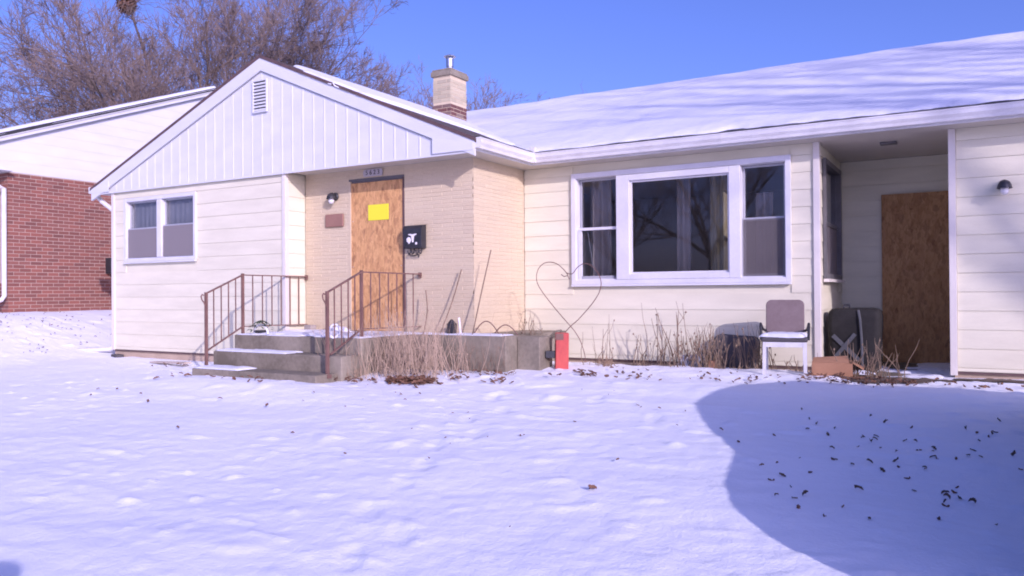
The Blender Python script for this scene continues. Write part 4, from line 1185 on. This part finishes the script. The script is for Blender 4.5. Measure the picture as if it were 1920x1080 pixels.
# gable siding
PKY, RS, EYN = 5.0, .392, -1.15
def nbz(y): return 3.70 + RS * (y - .08) if y < PKY else 3.70 + RS * (2 * PKY - y - .08)
ng = MB(); ng.prism([(EYN, NT), (9.4, NT), (9.4, nbz(9.4) - .05), (PKY, nbz(PKY) - .05), (EYN, nbz(EYN) - .03)], 'x', NX - .2, NX - .012); ngab = ng.build('gable', 'white', nb)
z = NT - .02
while z < nbz(PKY) - .1:
    zt = min(z + .20, nbz(PKY) - .06)
    def ylim(zz): return max(EYN, .08 + (zz - 3.70 + .06) / RS)
    y0b, y0t = ylim(z), ylim(zt); y1b, y1t = min(9.4, 2 * PKY - y0b), min(9.4, 2 * PKY - y0t)
    if y1t - y0t > .1:
        th0, th1 = .009, .005
        v = [(NX - .012, y0b, z), (NX - .012, y1b, z), (NX - .012, y1t, zt), (NX - .012, y0t, zt), (NX - .012 + th0, y0b, z), (NX - .012 + th0, y1b, z), (NX - .012 + th1, y1t, zt), (NX - .012 + th1, y0t, zt)]
        MB().add(v, [(0, 1, 2, 3), (4, 5, 6, 7), (0, 1, 5, 4), (1, 2, 6, 5), (2, 3, 7, 6), (3, 0, 4, 7)]).build('board', 'white', ngab)
    z += .20
# roof slab with fascia, dark shingle edge
def nroof(x0, x1, up, dn, name, m):
    mb = MB(); mb.prism([(EYN, nbz(EYN) - dn), (PKY, nbz(PKY) - dn), (PKY, nbz(PKY) + up), (EYN, nbz(EYN) + up)], 'x', x0, x1)
    mb.prism([(PKY, nbz(PKY) - dn), (10.4, nbz(10.4) - dn), (10.4, nbz(10.4) + up), (PKY, nbz(PKY) + up)], 'x', x0, x1); return mb.build(name, m, nb)
nroof(-11.5, NX + .075, .10, -.02, 'roof', 'shingle_dark')
nroof(NX + .076, NX + .09, .03, .055, 'rake_board', 'white'); nroof(NX + .002, NX + .0755, .018, .045, 'soffit', 'white')
nroof(NX + .0905, NX + .10, .012, -.006, 'drip_edge', 'drip')
m = MB(); m.box(-11, NX + .2, EYN - .02, NY + .0, NT - .03, NT - .005); m.build('soffit', 'white', nb)
m = MB(); m.box(-11, NX + .22, EYN - .12, EYN - .02, nbz(EYN) - .10, nbz(EYN) + .03); m.build('gutter', 'gutter', nb)
m = MB(); m.tube([(NX - .02, NY - .65, NT - .10), (NX - .03, NY - .25, NT - .26), (NX - .03, NY - .05, NT - .34), (NX - .03, NY - .05, .85), (NX - .03, NY - .10, .78), (NX - .03, NY - .35, .72)], .042, 8); m.build('downspout', 'gutter', nb)
us = np.arange(-8, NX + .10, .06); vs_ = np.arange(EYN, PKY, .05)
def mask_n(U, V):
    e = .02 + .09 * np.clip(perlin(V * .9, V * 0, 61) + .2, 0, 1) * (1 - sstep(3.0, 4.2, V))
    return (NX + .07 - U) - e
snow_sheet('snow', us, vs_, lambda U, V: (U, V, nbz(0) + RS * V + .10), lambda U, V: .06 + .015 * perlin(U * 2, V * 2, 62), mask_n, 'snow on the neighbour brick house roof', .03)
# dark meter / vent on the neighbour wall
m = MB(); m.box(NX, NX + .20, 2.22, 2.62, 1.30, 1.62); tag(m.build('wall_unit', 'black_metal', nb, bevel=.01), None)
MB().tube([(NX + .06, 2.35, 1.3), (NX + .06, 2.40, 1.05), (NX + .03, 2.45, .9)], .02, 6).build('conduit', 'black_metal', nb)

# ------------------------------------------------------------------ bare trees
def bare_tree(name, base, height, label, seed, trunk_r, limbs, spread, levels=(6, 6, 6), twigs=5, crown_base=.32, tw_r=.008, mats=('bark', 'twig'), up=.35, group=None, sub=1, limb_r=.42):
    R = random.Random(seed)
    t = thing(name, label, 'tree', base, group)
    wood = MB(); fine = MB(); TW = []
    def grow(p, d, L, r, lvl, n, up_):
        """returns list of points"""
        pts = [p.copy()]; dirs = [d.copy()]
        steps = 5 if lvl < 2 else (4 if lvl == 2 else 3)
        for i in range(steps):
            d = (d + Vector((R.gauss(0, .10), R.gauss(0, .10), R.gauss(0, .06) + up_ * .22))).normalized()
            p = p + d * L / steps; pts.append(p.copy()); dirs.append(d.copy())
        rad = [max(r * (1 - .72 * i / steps), tw_r * .6) for i in range(steps + 1)]
        (wood if lvl < 2 else fine).tube(pts, rad, 8 if lvl == 0 else (6 if lvl == 1 else (4 if lvl == 2 else 3)), cap=False)
        return pts, dirs, rad
    def side(d, ang):
        a = d.orthogonal().normalized(); b = d.cross(a); th = R.uniform(0, 2 * math.pi)
        s = a * math.cos(th) + b * math.sin(th)
        return (d * math.cos(ang) + s * math.sin(ang)).normalized()
    def rec(pts, dirs, rad, L, lvl):
        if lvl >= 4: return
        n = levels[lvl - 1] if lvl <= len(levels) else twigs
        for k in range(n):
            f = .22 + .78 * (k + R.random()) / n; i = min(int(f * (len(pts) - 1)), len(pts) - 2); g = f * (len(pts) - 1) - i
            p = pts[i].lerp(pts[i + 1], g); d = side(dirs[i + 1], math.radians(R.uniform(22, 52)))
            l = L * R.uniform(.40, .66) * (1.15 - .5 * f)
            r_ = max(rad[i] * .55, tw_r)
            if lvl == 3:
                e_ = d * l; m_ = p + e_ * .5 + Vector((R.gauss(0, .06), R.gauss(0, .06), R.gauss(0, .06))) * l
                en = p + e_ + Vector((0, 0, .12 * l)); TW.append((p, m_, en, tw_r))
                for z_ in range(sub):
                    g_ = R.uniform(.2, .9); p2 = p.lerp(en, g_); d2 = side(d, math.radians(R.uniform(20, 50))); l2 = l * R.uniform(.35, .7)
                    TW.append((p2, p2 + d2 * l2 * .5 + Vector((R.gauss(0, .05), R.gauss(0, .05), R.gauss(0, .05))) * l2, p2 + d2 * l2 + Vector((0, 0, .1 * l2)), tw_r * .8))
            else:
                q = grow(p, d, l, r_, lvl + 1, n, up)
                rec(*q, l, lvl + 1)
    tr, td, trr = grow(Vector((0, 0, -.3)), Vector((R.uniform(-.04, .04), 0, 1)).normalized(), height * crown_base, trunk_r, 0, 0, 1.0)
    top = tr[-1]
    for k in range(limbs):
        a = 2 * math.pi * (k + R.uniform(-.3, .3)) / limbs; ti = spread * R.uniform(.35, 1.05)
        d = Vector((math.cos(a) * math.sin(ti), math.sin(a) * math.sin(ti), math.cos(ti))).normalized()
        L = height * (1 - crown_base) * R.uniform(.80, 1.0)
        q = grow(top - Vector((0, 0, R.uniform(0, .18) * height * crown_base)), d, L, trunk_r * limb_r * R.uniform(.8, 1.3), 1, 0, up * .6)
        rec(*q, L, 1)
    if TW:
        A = np.array([[*a, *b, *c] for a, b, c, _ in TW]).reshape(-1, 3, 3); rr = np.array([q[3] for q in TW])
        dd = A[:, 2] - A[:, 0]; dd /= np.linalg.norm(dd, axis=1, keepdims=True) + 1e-9
        a1 = np.cross(dd, np.array([.31, .57, .76])); a1 /= np.linalg.norm(a1, axis=1, keepdims=True) + 1e-9
        a2 = np.cross(dd, a1); V_ = []
        for i_, sc_ in ((0, 1.0), (1, .8), (2, .4)):
            for k_ in range(3):
                an = 2 * math.pi * k_ / 3
                V_.append(A[:, i_] + (a1 * math.cos(an) + a2 * math.sin(an)) * (rr * sc_)[:, None])
        V_ = np.stack(V_, 1); nT = len(TW); base_i = (np.arange(nT) * 9)[:, None] + len(fine.v)
        pat = np.array([(3 * i_ + k_, 3 * i_ + (k_ + 1) % 3, 3 * i_ + 3 + (k_ + 1) % 3, 3 * i_ + 3 + k_) for i_ in range(2) for k_ in range(3)])
        F_ = (pat[None] + base_i[:, :, None]).reshape(-1, 4)
        fine.v += V_.reshape(-1, 3).tolist(); fine.f += F_.tolist()
    raw('trunk', wood.v, wood.f, mats[0], t, True); raw('crown', fine.v, fine.f, mats[1], t, False)
    return t
T1 = (-12.0, 12.1, .4)
tree1 = bare_tree('bare_tree', T1, 11.7, 'broad bare tree crown rising behind the brick house', 11, .36, 21, 1.30, (9, 7, 6), 6, .26, .0092, up=.24, sub=6, limb_r=.25)
bare_tree('bare_tree', (-9.5, 22, .3), 9.6, 'smaller bare tree rising behind the front gable roof', 5, .20, 9, 1.0, (7, 6, 5), 4, .3, .011, up=.35, sub=2, limb_r=.3)
bare_tree('bare_tree', (-11.2, 28.6, .3), 12.4, 'sparse pale bare tree just behind the chimney', 23, .16, 6, .8, (5, 5, 4), 3, .35, .010, ('bark', 'twig2'), .45, sub=2, limb_r=.3)
bare_tree('bare_tree', (-26.5, 14.0, .3), 7.6, 'low bare tree at the far left behind the snowy roof', 31, .20, 9, 1.25, (7, 6, 5), 4, .22, .012, up=.2, sub=2, limb_r=.3)
# squirrel nest
n_ = MB()
ctr = Vector((-14.37, 9.93, 11.26))      # high in the broad tree's near side
for k in range(420):
    d = Vector((random.gauss(0, 1), random.gauss(0, 1), random.gauss(0, 1))).normalized() * (random.random() ** .33) * .33
    p = ctr + Vector((d.x, d.y, d.z * 1.1)); a = Vector((random.uniform(-1, 1), random.uniform(-1, 1), random.uniform(-1, 1))).normalized() * .07; b = a.orthogonal().normalized() * .05
    n_.add([p - a, p + b, p + a, p - b], [(0, 1, 2, 3)])
lb = MB(); o0 = Vector(T1)
lim = [Vector((0, 0, 2.6)), Vector((-.8, -.5, 4.9)), Vector((-1.8, -1.2, 7.6)), ctr - o0 + Vector((.12, .1, -.3)), ctr - o0 + Vector((-.35, -.3, 1.6))]
lb.tube(spline([tuple(p) for p in lim], 5), [.10 - .0045 * k for k in range(21)], 6)
for k in range(70):
    f = random.uniform(.25, 1); i_ = min(int(f * 4), 3); p = lim[i_].lerp(lim[i_ + 1], f * 4 - i_); d = Vector((random.gauss(0, .6), random.gauss(0, .6), .9)).normalized(); l = random.uniform(.6, 1.8) * (1.25 - f * .6)
    e1 = p + d * l; lb.tube([p, p + d * l * .5 + Vector((random.gauss(0, .08), random.gauss(0, .08), 0)), e1], [.022, .015, .008], 3)
    for q in range(4):
        g = p.lerp(e1, random.uniform(.3, .95)); d2 = (d + Vector((random.gauss(0, .6), random.gauss(0, .6), random.gauss(0, .4)))).normalized() * l * .45
        lb.tube([g, g + d2], [.010, .006], 3)
lb.build('limb', 'bark', tree1)
tag(raw('squirrel_nest', n_.v, n_.f, 'leaf', None), 'dark leafy squirrel nest high in the broad bare tree', 'nest')

# ------------------------------------------------------------------ outside the frame: trees that shade the roof, car, two people
bare_tree('bare_tree', (31.5, -9.9, -.6), 17.0, 'tall bare street tree shading the roof from beyond the driveway', 41, .36, 6, .50, (5, 4, 4), 2, .42, .012, up=.4)
bare_tree('bare_tree', (-6.0, -50.0, -.6), 15.0, 'bare tree across the street mirrored in the picture window', 43, .38, 8, .9, (6, 5, 4), 3, .3, .015, up=.3)
bare_tree('bare_tree', (-16.0, -56.0, -.6), 14.0, 'second bare tree across the street mirrored in the picture window', 47, .34, 8, .9, (6, 5, 4), 3, .3, .015, up=.3)
car = thing('parked_car', 'dark grey hatchback parked on the driveway beside the lawn', 'car', (13.30, 0, 0))
CG = -.36
prof = [(-4.92, .25 + CG), (-4.97, .45 + CG), (-4.95, .70 + CG), (-4.80, .88 + CG), (-4.55, .97 + CG), (-3.88, 1.10 + CG), (-3.45, 1.42 + CG), (-3.14, 1.59 + CG), (-2.6, 1.64 + CG), (-1.9, 1.60 + CG), (-1.15, 1.40 + CG), (-.72, .98 + CG), (-.52, .90 + CG), (-.46, .60 + CG), (-.50, .30 + CG), (-.6, .22 + CG)]
def halfw(y, z):
    zz = z - CG; w = .88 - .02 * abs(y + 2.7) ** 2 * .35
    if zz > 1.0: w -= (zz - 1.0) * .38
    if zz < .4: w -= (.4 - zz) * .2
    return w
cv = []; 
for (y, z) in prof:
    w = halfw(y, z); cv += [(-w, y, z), (-w * .55, y, z + .012), (w * .55, y, z + .012), (w, y, z)]
n = len(prof); cf = []
for i in range(n):
    j = (i + 1) % n
    for k in range(3): cf.append((4 * i + k, 4 * i + k + 1, 4 * j + k + 1, 4 * j + k))
cf.append(tuple(4 * i for i in range(n))); cf.append(tuple(4 * i + 3 for i in range(n))[::-1])
body = MB().add(cv, cf).build('body', 'carpaint', car, bevel=.03)
for s in (-1, 1):
    for (ya, yb) in ((-3.55, -2.72), (-2.66, -1.75)):
        ws = []
        for (y, z) in ((ya + .05, 1.05 + CG), (yb, 1.05 + CG), (yb, 1.50 + CG), (ya + .42 if ya < -3 else ya, 1.48 + CG)):
            ws.append((s * (halfw(y, z) + .012), y, z))
        MB().add(ws, [(0, 1, 2, 3)]).build('window', 'carglass', car)
    for yw in (-4.15, -1.35):
        MB().lathe([(.20, -.01), (.31, -.0), (.325, .03), (.325, .17), (.31, .2), (.2, .2)], 24, (s * .80 - .1, yw, .32 + CG), 'x').build('wheel', 'tyre', car)
    MB().box(s * .62 - .14, s * .62 + .14, -4.99, -4.90, .66 + CG, .80 + CG).build('headlight', 'lampglass', car, bevel=.03)
MB().add([(-.70, -3.83, 1.135 + CG), (.70, -3.83, 1.135 + CG), (.60, -3.22, 1.575 + CG), (-.60, -3.22, 1.575 + CG)], [(0, 1, 2, 3)]).build('windscreen', 'carglass', car)
# driveway strip under the car
MB().box(12.45, 16.5, -14, YM - .4, -.6, -.405).build('driveway', 'snow', None)['kind'] = 'structure'

def person(base, h, yawp, label, coat):
    t = thing('person', label, 'person', base); t.rotation_euler = (0, 0, yawp)
    S = h / 1.75
    J = {'pel': (0, 0, .95, .15, .11), 'wai': (0, 0, 1.08, .14, .10), 'che': (0, .01, 1.30, .17, .12), 'nek0': (0, 0, 1.46, .09, .075), 'nek': (0, -.01, 1.53, .055, .055), 'hd0': (0, -.015, 1.60, .078, .085), 'hd1': (0, -.02, 1.68, .082, .09), 'hd2': (0, -.01, 1.75, .045, .05)}
    for s, q in ((-1, 'l'), (1, 'r')):
        J.update({'hip' + q: (s * .095, 0, .88, .095, .095), 'kn' + q: (s * .10, -.01, .50, .065, .065), 'an' + q: (s * .105, .02, .09, .045, .045), 'to' + q: (s * .115, -.15, .035, .04, .03),
                  'sh' + q: (s * .19, 0, 1.40, .075, .075), 'el' + q: (s * .24, .02, 1.13, .055, .055), 'wr' + q: (s * .26, -.04, .88, .04, .04), 'ha' + q: (s * .255, -.06, .78, .035, .03)})
    E_ = [('pel', 'wai'), ('wai', 'che'), ('che', 'nek0'), ('nek0', 'nek'), ('nek', 'hd0'), ('hd0', 'hd1'), ('hd1', 'hd2')]
    for q in 'lr': E_ += [('pel', 'hip' + q), ('hip' + q, 'kn' + q), ('kn' + q, 'an' + q), ('an' + q, 'to' + q), ('che', 'sh' + q), ('sh' + q, 'el' + q), ('el' + q, 'wr' + q), ('wr' + q, 'ha' + q)]
    keys = list(J); me = bpy.data.meshes.new('body'); me.from_pydata([tuple(c * S for c in J[k][:3]) for k in keys], [(keys.index(a), keys.index(b)) for a, b in E_], [])
    o = bpy.data.objects.new('body', me); COL.objects.link(o); o.parent = t
    me.materials.append(M[coat])
    o.modifiers.new('skin', 'SKIN')
    for i, k in enumerate(keys):
        me.skin_vertices[0].data[i].radius = (J[k][3] * S, J[k][4] * S); me.skin_vertices[0].data[i].use_root = (k == 'pel')
    sb = o.modifiers.new('sub', 'SUBSURF'); sb.levels = 1; sb.render_levels = 2
    hr = lump('hair', (0, .005 * S, 1.715 * S), .098 * S, 'hair', 9, (.92, 1.05, .75), .05, 12); hr.parent = t
    return t
person((12.28, -8.00, -.70), 1.91, math.radians(205), 'person in dark coat standing behind the camera', 'coat')
person((11.33, -8.05, -.68), 1.81, math.radians(200), 'person in grey coat standing beside the one in a dark coat', 'coat2')
